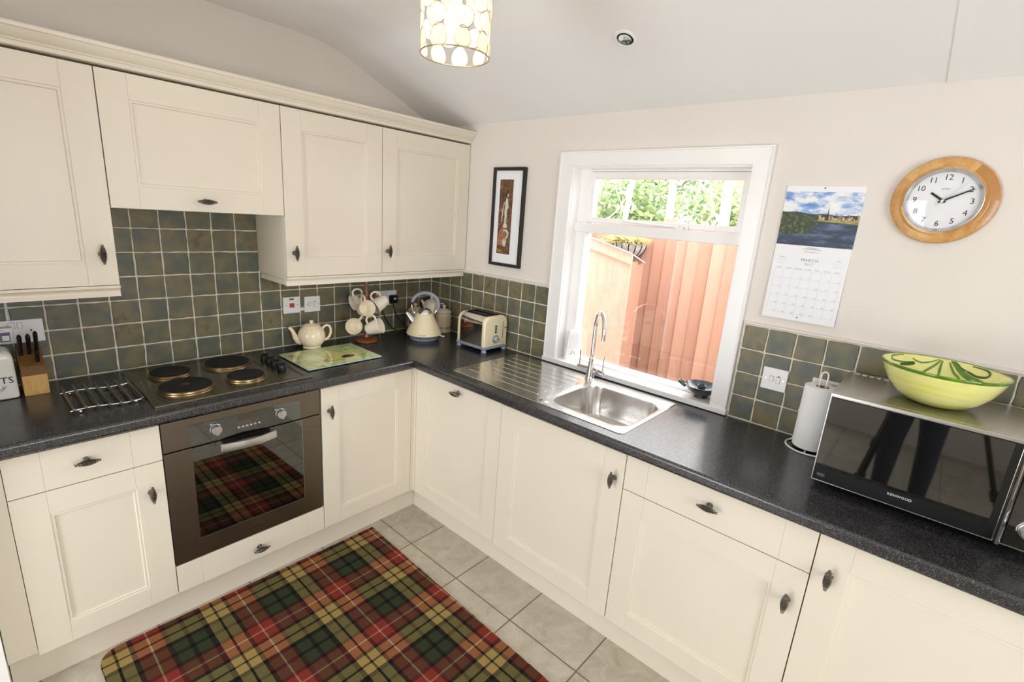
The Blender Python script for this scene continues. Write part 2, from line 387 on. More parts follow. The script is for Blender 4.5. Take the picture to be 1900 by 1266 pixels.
class MB:
    """collects shapes (world coordinates unless a matrix is given) and links them as ONE mesh object"""
    def __init__(s): s.bm = bmesh.new()
    def _add(s, t, mat=0, M4=None):
        if M4 is not None: bmesh.ops.transform(t, matrix=M4, verts=t.verts)
        for f in t.faces: f.material_index = mat
        me = bpy.data.meshes.new('tmp'); t.to_mesh(me); t.free()
        s.bm.from_mesh(me); bpy.data.meshes.remove(me)
    def box(s, x0, x1, y0, y1, z0, z1, bev=0.0, seg=2, mat=0, M4=None):
        t = bmesh.new(); bmesh.ops.create_cube(t, size=1.0)
        bmesh.ops.scale(t, vec=(abs(x1 - x0), abs(y1 - y0), abs(z1 - z0)), verts=t.verts)
        bmesh.ops.translate(t, vec=((x0 + x1) / 2, (y0 + y1) / 2, (z0 + z1) / 2), verts=t.verts)
        if bev > 0: bmesh.ops.bevel(t, geom=t.edges[:], offset=bev, segments=seg, affect='EDGES', profile=0.5)
        s._add(t, mat, M4); return s
    def lathe(s, prof, c=(0, 0, 0), seg=32, mat=0, M4=None, ridge=None, squash=None, arc=None):
        """prof: (r, z) from bottom to top, around local Z"""
        t = bmesh.new(); rings = []
        a0, a1 = arc if arc else (0, 2 * PI)
        ns = seg if not arc else seg + 1
        for r, z in prof:
            if r <= 1e-6: rings.append([t.verts.new((0, 0, z))]); continue
            ring = []
            for k in range(ns):
                a = a0 + (a1 - a0) * k / seg
                rr = r * (ridge(a, z) if ridge else 1)
                ring.append(t.verts.new((rr * math.cos(a), rr * math.sin(a), z)))
            rings.append(ring)
        for p, q in zip(rings[:-1], rings[1:]):
            n = max(len(p), len(q))
            for k in range(n if not arc else n - 1):
                k2 = (k + 1) % n
                if len(p) == 1 and len(q) == 1: continue
                if len(p) == 1: vs_ = (p[0], q[k2], q[k])
                elif len(q) == 1: vs_ = (p[k], p[k2], q[0])
                else: vs_ = (p[k], p[k2], q[k2], q[k])
                t.faces.new(vs_)
        if squash: bmesh.ops.scale(t, vec=squash, verts=t.verts)
        bmesh.ops.recalc_face_normals(t, faces=t.faces)
        s._add(t, mat, (M4 if M4 is not None else Matrix.Translation(c))); return s
    def cyl(s, p0, p1, r0, r1=None, seg=20, mat=0, bev=0.0, M4=None):
        p0, p1 = Vector(p0), Vector(p1); d = p1 - p0; L = d.length
        r1 = r0 if r1 is None else r1
        q = d.to_track_quat('Z', 'Y').to_matrix().to_4x4()
        if bev > 0: prof = [(0, 0), (r0 - bev, 0), (r0, bev), (r1, L - bev), (r1 - bev, L), (0, L)]
        else: prof = [(0, 0), (r0, 0), (r1, L), (0, L)]
        mm = Matrix.Translation(p0) @ q
        return s.lathe(prof, seg=seg, mat=mat, M4=(M4 @ mm) if M4 is not None else mm)
    def sphere(s, c, r, sc=(1, 1, 1), seg=20, mat=0, M4=None):
        n = seg // 2
        prof = [(r * math.sin(PI * k / n) if 0 < k < n else 0, -r * math.cos(PI * k / n)) for k in range(n + 1)]
        mm = Matrix.Translation(c) @ Matrix.Diagonal((sc[0], sc[1], sc[2], 1))
        return s.lathe(prof, seg=seg, mat=mat, M4=(M4 @ mm) if M4 is not None else mm)
    def tube(s, pts, r, seg=10, mat=0, closed=False, M4=None, sc2=1.0):
        """round tube along a polyline; r a number or one radius per point"""
        pts = [Vector(p) for p in pts]; n = len(pts)
        rs = r if isinstance(r, (list, tuple)) else [r] * n
        t = bmesh.new(); rings = []
        up = None
        for i, p in enumerate(pts):
            if closed: d = (pts[(i + 1) % n] - pts[i - 1])
            else: d = (pts[min(i + 1, n - 1)] - pts[max(i - 1, 0)])
            d.normalize()
            if up is None:
                up = Vector((0, 0, 1)) if abs(d.z) < 0.9 else Vector((1, 0, 0))
            a = d.cross(up)
            if a.length < 1e-6: a = d.orthogonal()
            a.normalize(); b = d.cross(a).normalized(); up = -b
            rings.append([t.verts.new(p + rs[i] * (math.cos(2 * PI * k / seg) * a + sc2 * math.sin(2 * PI * k / seg) * b)) for k in range(seg)])
        rng = range(n) if closed else range(n - 1)
        for i in rng:
            p, q = rings[i], rings[(i + 1) % n]
            for k in range(seg): t.faces.new((p[k], p[(k + 1) % seg], q[(k + 1) % seg], q[k]))
        if not closed:
            t.faces.new(rings[0][::-1]); t.faces.new(rings[-1])
        bmesh.ops.recalc_face_normals(t, faces=t.faces)
        s._add(t, mat, M4); return s
    def poly(s, pts, ext, mat=0, bev=0.0, M4=None, seg=2):
        """flat polygon given as 3-D points, extruded by the vector ext"""
        t = bmesh.new(); ext = Vector(ext)
        a = [t.verts.new(p) for p in pts]; b = [t.verts.new(Vector(p) + ext) for p in pts]
        n = len(a)
        t.faces.new(a); t.faces.new(b[::-1])
        for i in range(n): t.faces.new((a[i], b[i], b[(i + 1) % n], a[(i + 1) % n]))
        bmesh.ops.recalc_face_normals(t, faces=t.faces)
        if bev > 0: bmesh.ops.bevel(t, geom=t.edges[:], offset=bev, segments=seg, affect='EDGES')
        s._add(t, mat, M4); return s
    def loft(s, loops, mat=0, cap0=True, cap1=True, M4=None, closed=True):
        t = bmesh.new(); R = [[t.verts.new(p) for p in L] for L in loops]; n = len(R[0])
        for p, q in zip(R[:-1], R[1:]):
            for k in range(n if closed else n - 1): t.faces.new((p[k], p[(k + 1) % n], q[(k + 1) % n], q[k]))
        if cap0: t.faces.new(R[0][::-1])
        if cap1: t.faces.new(R[-1])
        bmesh.ops.recalc_face_normals(t, faces=t.faces)
        s._add(t, mat, M4); return s
    def text(s, string, size, M4, mat=0, ext=0.0002, align='CENTER', sp=1.0):
        cu = bpy.data.curves.new('t', 'FONT'); cu.body = string; cu.size = size; cu.extrude = ext
        cu.align_x = align; cu.align_y = 'CENTER'; cu.space_character = sp; cu.resolution_u = 2
        o = bpy.data.objects.new('t', cu); COL.objects.link(o)
        dg = bpy.context.evaluated_depsgraph_get()
        me = bpy.data.meshes.new_from_object(o.evaluated_get(dg))
        t = bmesh.new(); t.from_mesh(me)
        bpy.data.objects.remove(o); bpy.data.curves.remove(cu); bpy.data.meshes.remove(me)
        s._add(t, mat, M4); return s
    def build(s, name, mats, parent=None, smooth=35.0, local=None, weighted=True):
        bm = s.bm
        for f in bm.faces: f.smooth = True
        ca = math.radians(smooth)
        for e in bm.edges:
            if len(e.link_faces) == 2: e.smooth = e.calc_face_angle(0.0) < ca
        me = bpy.data.meshes.new(name)
        pw = WM.get(parent.name, Matrix.Identity(4)) if parent else Matrix.Identity(4)
        origin = local if local is not None else pw
        bmesh.ops.transform(bm, matrix=origin.inverted(), verts=bm.verts)
        bm.to_mesh(me); bm.free()
        for m_ in (mats if isinstance(mats, (list, tuple)) else [mats]): me.materials.append(m_)
        o = bpy.data.objects.new(name, me); COL.objects.link(o)
        if parent:
            o.parent = parent; o.matrix_basis = pw.inverted() @ origin
        else: o.matrix_world = origin
        if weighted and len(me.polygons) < 20000:
            w = o.modifiers.new('face_weighted_normals', 'WEIGHTED_NORMAL'); w.keep_sharp = True; w.weight = 80
        WM[o.name] = origin.copy()
        return o

def tag(o, label=None, cat=None, group=None, kind=None):
    if label: o['label'] = label
    if cat: o['category'] = cat
    if group: o['group'] = group
    if kind: o['kind'] = kind
    return o

def thing(name, label, cat, loc=(0, 0, 0), group=None, M4=None):
    o = bpy.data.objects.new(name, None); COL.objects.link(o)
    o.empty_display_size = 0.05
    m4 = M4 if M4 is not None else Matrix.Translation(loc)
    o.matrix_world = m4; WM[o.name] = m4.copy()
    return tag(o, label, cat, group)

def inst(src_mesh, name, M4, parent):
    """one more part sharing mesh data, placed by a world matrix"""
    o = bpy.data.objects.new(name, src_mesh); COL.objects.link(o)
    o.parent = parent; o.matrix_basis = WM[parent.name].inverted() @ M4
    WM[o.name] = M4.copy()
    return o

def frame(origin, ex, ey, ez):
    ex, ey, ez = Vector(ex), Vector(ey), Vector(ez)
    return Matrix(((ex.x, ey.x, ez.x, origin[0]), (ex.y, ey.y, ez.y, origin[1]), (ex.z, ey.z, ez.z, origin[2]), (0, 0, 0, 1)))

# text planes: +x of the text runs along the reading direction, +y up, +z out of the wall
def on_A(x, y, z): return frame((x, y, z), (1, 0, 0), (0, 0, 1), (0, -1, 0))       # faces -y
def on_B(x, y, z): return frame((x, y, z), (0, -1, 0), (0, 0, 1), (-1, 0, 0))      # faces -x

def struct(name, mb, mat, parent=None, **k):
    o = mb.build(name, mat, parent, **k)
    if parent is None: tag(o, kind='structure')
    return o

# ------------------------------------------------------------------ the room
XL, YB, ZC = -3.9, -4.4, 2.43
struct('floor', MB().box(XL, 0.0, YB, 0.0, -0.05, 0.0), M['floor'])
b = MB().box(XL - 0.1, 0.16, 0.0, 0.12, -0.05, 2.5)
struct('wall_back', b, M['wall'])
b = MB()
WY0, WY1, WZ0, WZ1 = -1.897, -1.052, 0.912, 1.917
b.box(0, 0.16, YB, 0.0, -0.05, WZ0).box(0, 0.16, YB, 0.0, WZ1, 2.17)
b.box(0, 0.16, WY1, 0.0, WZ0, WZ1).box(0, 0.16, YB, WY0, WZ0, WZ1)
struct('wall_right', b, M['wall'])
struct('wall_left', MB().box(XL - 0.1, XL, YB, -1.95, -0.05, 2.5).box(XL - 0.1, XL, -0.65, 0.0, -0.05, 2.5).box(XL - 0.1, XL, -1.95, -0.65, 2.1, 2.5), M['wall'])
b = MB()     # frame of an unseen doorway, added in the far side wall for daylight
for ya in (-1.95, -0.71): b.box(XL - 0.09, XL + 0.01, ya, ya + 0.06, 0.0, 2.1, 0.004)
b.box(XL - 0.09, XL + 0.01, -1.89, -0.71, 2.04, 2.1, 0.004)
struct('added_doorway', b, M['gloss'])
b = MB()
b.box(XL, -2.6, YB - 0.12, YB, -0.05, 2.5).box(-1.0, 0.16, YB - 0.12, YB, -0.05, 2.5).box(-2.6, -1.0, YB - 0.12, YB, 2.08, 2.5).box(-2.6, -1.0, YB - 0.12, YB, -0.05, 0.70)
struct('wall_front', b, M['wall'])
b = MB()     # frame of an unseen window behind the camera, added to light the room
for xx in (-2.6, -1.06): b.box(xx, xx + 0.06, YB - 0.1, YB + 0.01, 0.70, 2.08, 0.004)
b.box(-2.54, -1.06, YB - 0.1, YB + 0.01, 2.02, 2.08, 0.004).box(-2.54, -1.06, YB - 0.1, YB + 0.01, 0.70, 0.75, 0.004)
struct('added_window', b, M['gloss'])
# white partition end beside the run of units
struct('trim_1', MB().box(-2.26, -2.149, -0.60, 0.0, 0.0, ZC), M['gloss'])
# sloping ceiling
prof = [(0.0, 2.146), (-0.62, 2.392), (-0.667, 2.406), (-0.74, 2.421), (-0.85, 2.429), (XL, 2.43)]
lo = [[(x, yy, z) for x, z in prof] + [(x, yy, z + 0.06) for x, z in reversed(prof)] for yy in (0.0, YB)]
struct('ceiling', MB().loft(lo), M['ceiling'], smooth=12)
b = MB()     # papered joint in the sloping ceiling
for (ya, yb_, dz) in ((-2.40, -2.425, 0.0022),):
    pts = [(0.0 - 0.004, 2.146), (-0.62, 2.392), (-0.667, 2.406)]
    lo = [[(x, yy, z - (dz if j else -0.002)) for yy in (ya, yb_) for j in (0, 1)] for x, z in pts]
    lo = [[L[0], L[1], L[3], L[2]] for L in lo]
    b.loft(lo)
struct('trim_2', b, M['ceiling'])

# ------------------------------------------------------------------ splashback tiles
def tiles(mb, plane, us, zs, u_rng, z_rng):
    for i in range(len(us) - 1):
        for j in range(len(zs) - 1):
            u0, u1 = max(us[i], u_rng[0]), min(us[i + 1], u_rng[1]); z0, z1 = max(zs[j], z_rng[0]), min(zs[j + 1], z_rng[1])
            if u1 - u0 < 0.012 or z1 - z0 < 0.012: continue
            g = 0.0021
            cs = [(u0 + g, z0 + g), (u1 - g, z0 + g), (u1 - g, z1 - g), (u0 + g, z1 - g)]
            out = []
            for k in range(4):
                a, c = cs[k], cs[(k + 1) % 4]
                for m in range(5):
                    f = (0.035, 0.27, 0.5, 0.73, 0.965)[m]
                    p = Vector((a[0] + (c[0] - a[0]) * f, a[1] + (c[1] - a[1]) * f))
                    w = noise.noise(Vector((p.x * 28 + i * 3.1 + k * 7.7, p.y * 28 + j * 5.3, plane * 9 + k))) * 0.0028
                    nrm = Vector(((c[1] - a[1]), -(c[0] - a[0]))); nrm.normalize()
                    out.append(p + nrm * (w - 0.0004))
            cx = sum(p.x for p in out) / 20; cz = sum(p.y for p in out) / 20
            tilt = random.uniform(-0.006, 0.006); tilt2 = random.uniform(-0.006, 0.006)
            loops = []
            for ins, n in ((0.0, 0.0), (0.0, 0.0045), (0.0012, 0.0060), (0.004, 0.0068)):
                L = []
                for p in out:
                    d = Vector((cx, cz)) - p; ll = d.length
                    q = p + d * (ins / ll)
                    nn = n + (((q.x - cx) * tilt + (q.y - cz) * tilt2) if n > 0.005 else 0)
                    L.append((q.x, -nn, q.y) if plane == 0 else (-nn, q.x, q.y))
                loops.append(L)
            mb.loft(loops, mat=1, cap0=False)
zl = [0.912 - 0.0985 * 0 + 0.0985 * k for k in range(8)]
b = MB(); b.box(-2.149, 0.0, -0.004, 0.0, 0.90, 1.60)
tiles(b, 0, [-0.0065 - 0.0985 * k for k in range(23)][::-1], zl, (-2.149, -0.006), (0.912, 1.60))
struct('trim_3', b, [M['grout'], M['tile']])
b = MB(); b.box(-0.004, 0.0, -0.981, -0.004, 0.90, 1.309)
tiles(b, 1, [0.006 - 0.0988 * k for k in range(12)][::-1], zl[:5], (-0.981, -0.007), (0.912, 1.307))
b.box(-0.011, 0.0, -0.981, -0.004, 1.309, 1.319, 0.003, mat=2)
struct('trim_4', b, [M['grout'], M['tile'], M['wall']])
b = MB(); b.box(-0.004, 0.0, -3.2, -1.962, 0.90, 1.309)
tiles(b, 1, [-1.957 - 0.0998 * k for k in range(14)][::-1], zl[:5], (-3.2, -1.966), (0.912, 1.307))
b.box(-0.011, 0.0, -3.2, -1.962, 1.309, 1.319, 0.003, mat=2)
struct('trim_5', b, [M['grout'], M['tile'], M['wall']])

# ------------------------------------------------------------------ window and its surround
win = thing('window_1', 'white painted casement window over the sink', 'window', (0.06, -1.475, 0.94)); tag(win, kind='structure')
b = MB()
for (y0, y1) in ((-1.056, -0.983), (-1.956, -1.888)): b.poly([(-0.016, y0, 0.938), (-0.016, y1, 0.938), (-0.016, y1, 1.979 if y1 > -1.0 else 1.9145), (-0.016, y0, 1.9145 if y1 > -1.0 else 1.979)], (0.018, 0, 0), bev=0.0012)
b.poly([(-0.016, -1.956, 1.979), (-0.016, -0.983, 1.979), (-0.016, -1.056, 1.9145), (-0.016, -1.888, 1.9145)], (0.018, 0, 0), bev=0.0012)
b.box(-0.021, 0.0, -1.9575, -1.951, 0.938, 1.975, 0.002).box(-0.021, 0.0, -0.988, -0.9815, 0.938, 1.975, 0.002).box(-0.021, 0.0, -1.9575, -0.9815, 1.9742, 1.9810, 0.002)
b.build('architrave', M['gloss'], win)
b = MB()
b.box(0.0, 0.155, -1.061, -1.050, 0.938, 1.917).box(0.0, 0.155, -1.899, -1.888, 0.938, 1.917).box(0.0, 0.155, -1.8885, -1.0605, 1.907, 1.917)
b.build('reveal_lining', M['gloss'], win)
b = MB()
b.box(-0.026, 0.15, -1.962, -0.978, 0.9125, 0.938, 0.004)
b.build('sill_board', M['gloss'], win)
b = MB()
b.box(0.062, 0.125, -1.118, -1.058, 0.936, 1.912, 0.003).box(0.062, 0.125, -1.895, -1.862, 0.936, 1.912, 0.003)
b.box(0.072, 0.125, -1.862, -1.118, 1.898, 1.912, 0.003).box(0.066, 0.125, -1.862, -1.118, 0.936, 0.951, 0.003)
b.build('frame', M['gloss'], win)
MB().box(0.050, 0.125, -1.892, -1.058, 1.606, 1.654, 0.004).build('transom', M['gloss'], win)
cs = MB()
cs.box(0.074, 0.115, -1.8385, -1.1375, 1.866, 1.897, 0.0015).box(0.074, 0.115, -1.8385, -1.1375, 1.655, 1.681, 0.0015)
cs.box(0.074, 0.115, -1.138, -1.100, 1.655, 1.897, 0.0015).box(0.074, 0.115, -1.861, -1.838, 1.655, 1.897, 0.0015)
sash = cs.build('casement', M['gloss'], win)
MB().box(0.094, 0.098, -1.84, -1.136, 1.679, 1.868).build('pane', M['glass'], sash)
b = MB()
b.tube([(0.066, -1.33, 1.672), (0.062, -1.37, 1.669), (0.062, -1.44, 1.666), (0.062, -1.60, 1.663)], 0.004, 8)
b.box(0.058, 0.072, -1.62, -1.58, 1.655, 1.664, 0.002).sphere((0.062, -1.655, 1.661), 0.005).cyl((0.056, -1.64, 1.654), (0.056, -1.64, 1.667), 0.0035)
b.build('stay', M['plastic'], sash)
MB().box(0.094, 0.098, -1.872, -1.105, 0.945, 1.610).build('pane', M['glass'], win)

# ------------------------------------------------------------------ doors, drawers and handles
def hmesh():
    b = MB(); L = 0.068; n = 120
    def rad(z):
        t = abs(z) / (L / 2)
        return 0.0024 + 0.0068 * (1 - t ** 1.7) if t < 0.80 else (0.0030 if t < 0.84 else 0.0045 * math.sqrt(max(0.02, 1 - ((t - 0.91) / 0.09) ** 2)))
    prof = [(0, -L / 2)] + [(max(0.0008, rad(-L / 2 + L * k / n)), -L / 2 + L * k / n) for k in range(1, n)] + [(0, L / 2)]
    b.lathe(prof, seg=30, M4=Matrix.Translation((0, 0.030, 0)), ridge=lambda a, z: 1 + (0.20 * math.cos(3 * a + z * 1300) if abs(z) < 0.027 else 0))
    b.lathe([(0.0, 0), (0.0105, 0), (0.0105, 0.002), (0.0075, 0.004), (0.0055, 0.010), (0.0075, 0.020), (0.009, 0.026), (0.0, 0.030)], seg=20,
            M4=Matrix.Rotation(-PI / 2, 4, 'X'))
    o = b.build('handle_source', M['pewter']); me = o.data; bpy.data.objects.remove(o)
    return me
HM = hmesh()
def handle(side, u, z, n, parent, horiz=False):
    """side 'A' faces -y, 'B' faces -x; u along the wall, n = plane of the door front"""
    if side == 'A':
        R = frame((u, n, z), (-1, 0, 0), (0, -1, 0), (0, 0, 1)) if not horiz else frame((u, n, z), (0, 0, 1), (0, -1, 0), (1, 0, 0))
    else:
        R = frame((n, u, z), (0, 1, 0), (-1, 0, 0), (0, 0, 1)) if not horiz else frame((n, u, z), (0, 0, -1), (-1, 0, 0), (0, 1, 0))
    return inst(HM, 'handle', R, parent)

def fbox(mb, side, u0, u1, n0, n1, z0, z1, bev, plane, mat=0):
    """n measured outward from the front plane"""
    if side == 'A': mb.box(u0, u1, plane - n1, plane - n0, z0, z1, bev, 2, mat)
    else: mb.box(plane - n1, plane - n0, u0, u1, z0, z1, bev, 2, mat)

def panel_door(side, u0, u1, z0, z1, plane, parent, stile=0.085, rt=0.082, rb=0.078, name='door'):
    mb = MB(); g = 0.0015; u0 += g; u1 -= g; z0 += g; z1 -= g; t = 0.02; bv = 0.0011
    fbox(mb, side, u0, u0 + stile, -t, 0, z0, z1, bv, plane); fbox(mb, side, u1 - stile, u1, -t, 0, z0, z1, bv, plane)
    fbox(mb, side, u0 + stile, u1 - stile, -t, 0, z1 - rt, z1, bv, plane); fbox(mb, side, u0 + stile, u1 - stile, -t, 0, z0, z0 + rb, bv, plane)
    def rect(i, n):
        a0, a1, b0, b1 = u0 + stile + i, u1 - stile - i, z0 + rb + i, z1 - rt - i
        P = [(a0, b0), (a1, b0), (a1, b1), (a0, b1)]
        return [((u, plane - n, z) if side == 'A' else (plane - n, u, z)) for u, z in P]
    mb.loft([rect(-0.001, -0.0010), rect(0.0015, -0.0028), rect(0.0085, -0.0024), rect(0.010, -0.0075), rect(0.0105, -0.0080)], cap0=False)
    return mb.build(name, M['cream'], parent)

def slab_drawer(side, u0, u1, z0, z1, plane, parent, stile=0.085):
    mb = MB(); g = 0.0015; u0 += g; u1 -= g; z0 += g; z1 -= g; t = 0.02
    for a, c in ((u0, u0 + stile), (u0 + stile, u1 - stile), (u1 - stile, u1)): fbox(mb, side, a, c, -t, 0, z0, z1, 0.0011, plane)
    return mb.build('drawer', M['cream'], parent)

FA = -0.5602; ZT, ZB, ZD = 0.8555, 0.1399, 0.7176
def carcass(side, u0, u1, z0, z1, depth0, depth1, parent, name='carcass'):
    mb = MB()
    if side == 'A': mb.box(u0 + 0.0005, u1 - 0.0005, depth1, depth0, z0, z1)
    else: mb.box(depth1, depth0, u0 + 0.0005, u1 - 0.0005, z0, z1)
    return mb.build(name, M['carcass'], parent)
CB0, CB1 = -0.012, FA + 0.0205       # carcass back and front
def base_unit(side, u0, u1, label, z1=0.868):
    loc = ((u0 + u1) / 2, -0.3, ZB) if side == 'A' else (-0.3, (u0 + u1) / 2, ZB)
    t = thing('base_cabinet', label, 'cabinet', loc, 'cream base cabinets')
    carcass(side, u0, u1, ZB + 0.002, z1, CB0, CB1, t)
    return t

t = base_unit('A', -2.077, -1.6785, 'narrow cream base cabinet with drawer over door, beside the oven')
d = slab_drawer('A', -2.077, -1.6785, ZD, ZT, FA, t); handle('A', -1.8843, 0.7934, FA, d, True)
d = panel_door('A', -2.077, -1.6785, ZB, ZD, FA, t); handle('A', -1.725, 0.6066, FA, d)
# oven housing: a shallow drawer under the oven
t = thing('oven_housing', 'cream oven housing with a shallow drawer under the oven', 'cabinet', (-1.38, -0.3, ZB))
carcass('A', -1.6785, -1.0762, ZB + 0.002, 0.2625, CB0, CB1, t)
d = slab_drawer('A', -1.6785, -1.0762, ZB, 0.2628, FA, t); handle('A', -1.3735, 0.1973, FA, d, True)
t = base_unit('A', -1.0762, -0.5742, 'cream base cabinet with one door between the oven and the inner corner', 0.868)
d = panel_door('A', -1.0762, -0.5742, ZB, ZT, FA, t); handle('A', -1.0381, 0.7414, FA, d)
# corner post where the two runs meet
b = MB(); b.box(-0.5735, FA + 0.001, FA, FA + 0.02, ZB, ZT, 0.001).box(FA, FA + 0.02, -0.5800, FA - 0.0005, ZB, ZT, 0.001)
tag(b.build('corner_post', M['cream']), 'slim cream corner post where the two base cabinet runs meet', 'corner post')
t = base_unit('B', -1.1886, -0.5808, 'cream base cabinet with its handle on the top rail, below the draining board')
d = panel_door('B', -1.1886, -0.5808, ZB, ZT, FA, t); handle('B', -0.9035, 0.8196, FA, d, True)
t = base_unit('B', -1.8066, -1.1886, 'cream base cabinet with one tall door below the sink bowl', 0.74)
d = panel_door('B', -1.8066, -1.1886, ZB, ZT, FA - 0.003, t); handle('B', -1.7695, 0.7475, FA - 0.003, d)
t = base_unit('B', -2.4181, -1.8066, 'wide cream base cabinet with drawer over door, between sink and microwave')
d = slab_drawer('B', -2.4181, -1.8066, ZD, ZT, FA, t); handle('B', -2.1154, 0.7964, FA, d, True)
d = panel_door('B', -2.4181, -1.8066, ZB, ZD, FA, t); handle('B', -2.3784, 0.6069, FA, d)
t = base_unit('B', -3.02, -2.4181, 'cream base cabinet with one tall door under the microwave')
d = panel_door('B', -3.02, -2.4181, ZB, ZT, FA, t); handle('B', -2.4625, 0.7407, FA, d)
# filler panel and plinths
tag(MB().box(-2.147, -2.0772, -0.556, -0.538, ZB + 0.012, 0.868, 0.001).build('filler_panel', M['cream']), 'narrow plain cream filler panel beside the white partition end', 'panel')
tag(MB().box(-2.147, -0.5062, -0.5062, -0.490, 0.0, ZB, 0.001).build('plinth', M['cream']), 'cream plinth board under the oven side cabinets', 'plinth', 'cream plinths')
tag(MB().box(-0.5062, -0.490, -3.02, -0.5066, 0.0, ZB, 0.001).build('plinth', M['cream']), 'cream plinth board under the sink side cabinets', 'plinth', 'cream plinths')

# ------------------------------------------------------------------ worktop with a cut-out for the sink bowl
def worktop():
    bm = bmesh.new()
    D = 0.5987; HX = (-0.487, -0.130); HY = (-1.742, -1.372)
    xs = [-2.147, -D, HX[0], HX[1], -0.0072]; ys = [-3.2, HY[0], HY[1], -D, -0.0072]
    V = {}
    def v(i, j):
        if (i, j) not in V: V[(i, j)] = bm.verts.new((xs[i], ys[j], 0.91))
        return V[(i, j)]
    for i in range(4):
        for j in range(4):
            inA = j == 3; inB = i >= 1
            hole = i == 2 and j == 1
            if (inA or inB) and not hole: bm.faces.new((v(i, j), v(i + 1, j), v(i + 1, j + 1), v(i, j + 1)))
    top = bm.faces[:]
    r = bmesh.ops.extrude_face_region(bm, geom=top)
    dn = [g for g in r['geom'] if isinstance(g, bmesh.types.BMVert)]
    bmesh.ops.translate(bm, vec=(0, 0, -0.040), verts=dn)
    bmesh.ops.recalc_face_normals(bm, faces=bm.faces)
    ed = []
    for e in bm.edges:
        a, c = e.verts[0].co, e.verts[1].co
        if abs(a.z - c.z) < 1e-6 and len(e.link_faces) == 2 and e.calc_face_angle(0) > 1:
            m = (a + c) / 2
            if (abs(m.y + D) < 1e-4 and m.x < -D) or (abs(m.x + D) < 1e-4 and m.y < -D): ed.append(e)
    bmesh.ops.bevel(bm, geom=ed, offset=0.011, segments=5, affect='EDGES', profile=0.5)
    b = MB(); b.bm.free(); b.bm = bm
    return b.build('worktop', M['worktop'])
tag(worktop(), 'long L-shaped dark speckled laminate worktop over the base cabinets', 'worktop')

# ------------------------------------------------------------------ wall cabinets
UA = -0.3164; UB, UT, UM = 1.3204, 2.0372, 1.5897
def wall_unit(u0, u1, z0, label):
    t = thing('wall_cabinet', label, 'cabinet', ((u0 + u1) / 2, -0.15, z0), 'cream wall cabinets')
    carcass('A', u0, u1, z0, UT - 0.002, -0.0075, UA + 0.0205, t)
    return t
t = wall_unit(-2.147, -1.6931, UB, 'cream wall cabinet above the knife block and white jar')
d = panel_door('A', -2.147, -1.6931, UB, UT, UA, t); handle('A', -1.7345, 1.4323, UA, d)
t = wall_unit(-1.6931, -1.0933, UM, 'short wide cream wall cabinet with lift-up door above the hob')
d = panel_door('A', -1.6931, -1.0933, UM, UT, UA, t); handle('A', -1.3979, 1.630, UA, d, True)
t = wall_unit(-1.0933, -0.5956, UB, 'tall cream wall cabinet above the teapot, next to the short one')
d = panel_door('A', -1.0933, -0.5956, UB, UT, UA, t); handle('A', -1.0563, 1.4294, UA, d)
t = wall_unit(-0.5956, -0.003, UB, 'cream wall cabinet in the corner above the kettle')
d = panel_door('A', -0.5956, -0.003, UB, UT, UA, t); handle('A', -0.564, 1.4357, UA, d)
# cornice
def moulding(prof, x0, x1, mb):
    """prof: (y, z) closed outline swept along x"""
    mb.loft([[(x, y, z) for y, z in prof] for x in (x0, x1)])
b = MB()
prof = [(-0.010, 2.0440), (-0.317, 2.0440), (-0.322, 2.048), (-0.322, 2.060), (-0.328, 2.062), (-0.328, 2.066), (-0.336, 2.070), (-0.346, 2.078), (-0.352, 2.088), (-0.354, 2.092), (-0.360, 2.093), (-0.362, 2.097), (-0.362, 2.103), (-0.359, 2.107), (-0.352, 2.108), (-0.300, 2.108), (-0.290, 2.055), (-0.010, 2.055)]
moulding(prof, -2.147, -0.003, b)
tag(b.build('cornice', M['cream'], smooth=50), 'long cream cornice moulding along the top of the wall cabinets', 'moulding')
def pelmet(x0, x1, ends, label):
    b = MB()
    pr = [(-0.2870, UB - 0.0005), (-0.316, UB - 0.0005), (-0.316, 1.311), (-0.312, 1.308), (-0.307, 1.304), (-0.304, 1.298), (-0.306, 1.290), (-0.311, 1.283), (-0.311, 1.280), (-0.287, 1.280)]
    moulding(pr, x0, x1, b)
    for xe, sgn in ends:
        p2 = [(xe + sgn * 0.029, UB - 0.0005), (xe, UB - 0.0005), (xe, 1.311), (xe + sgn * 0.004, 1.308), (xe + sgn * 0.009, 1.304), (xe + sgn * 0.012, 1.298), (xe + sgn * 0.010, 1.290), (xe + sgn * 0.005, 1.283), (xe + sgn * 0.005, 1.280), (xe + sgn * 0.029, 1.280)]
        b.loft([[(x, y, z) for x, z in p2] for y in (-0.0085, -0.2868)])
    return tag(b.build('pelmet', M['cream'], smooth=50), label, 'moulding', 'cream light pelmets')
pelmet(-2.147, -1.6935, [(-1.6935, -1)], 'cream light pelmet under the wall cabinet above the knife block')
pelmet(-1.093, -0.005, [(-1.093, 1)], 'cream light pelmet under the two corner wall cabinets')

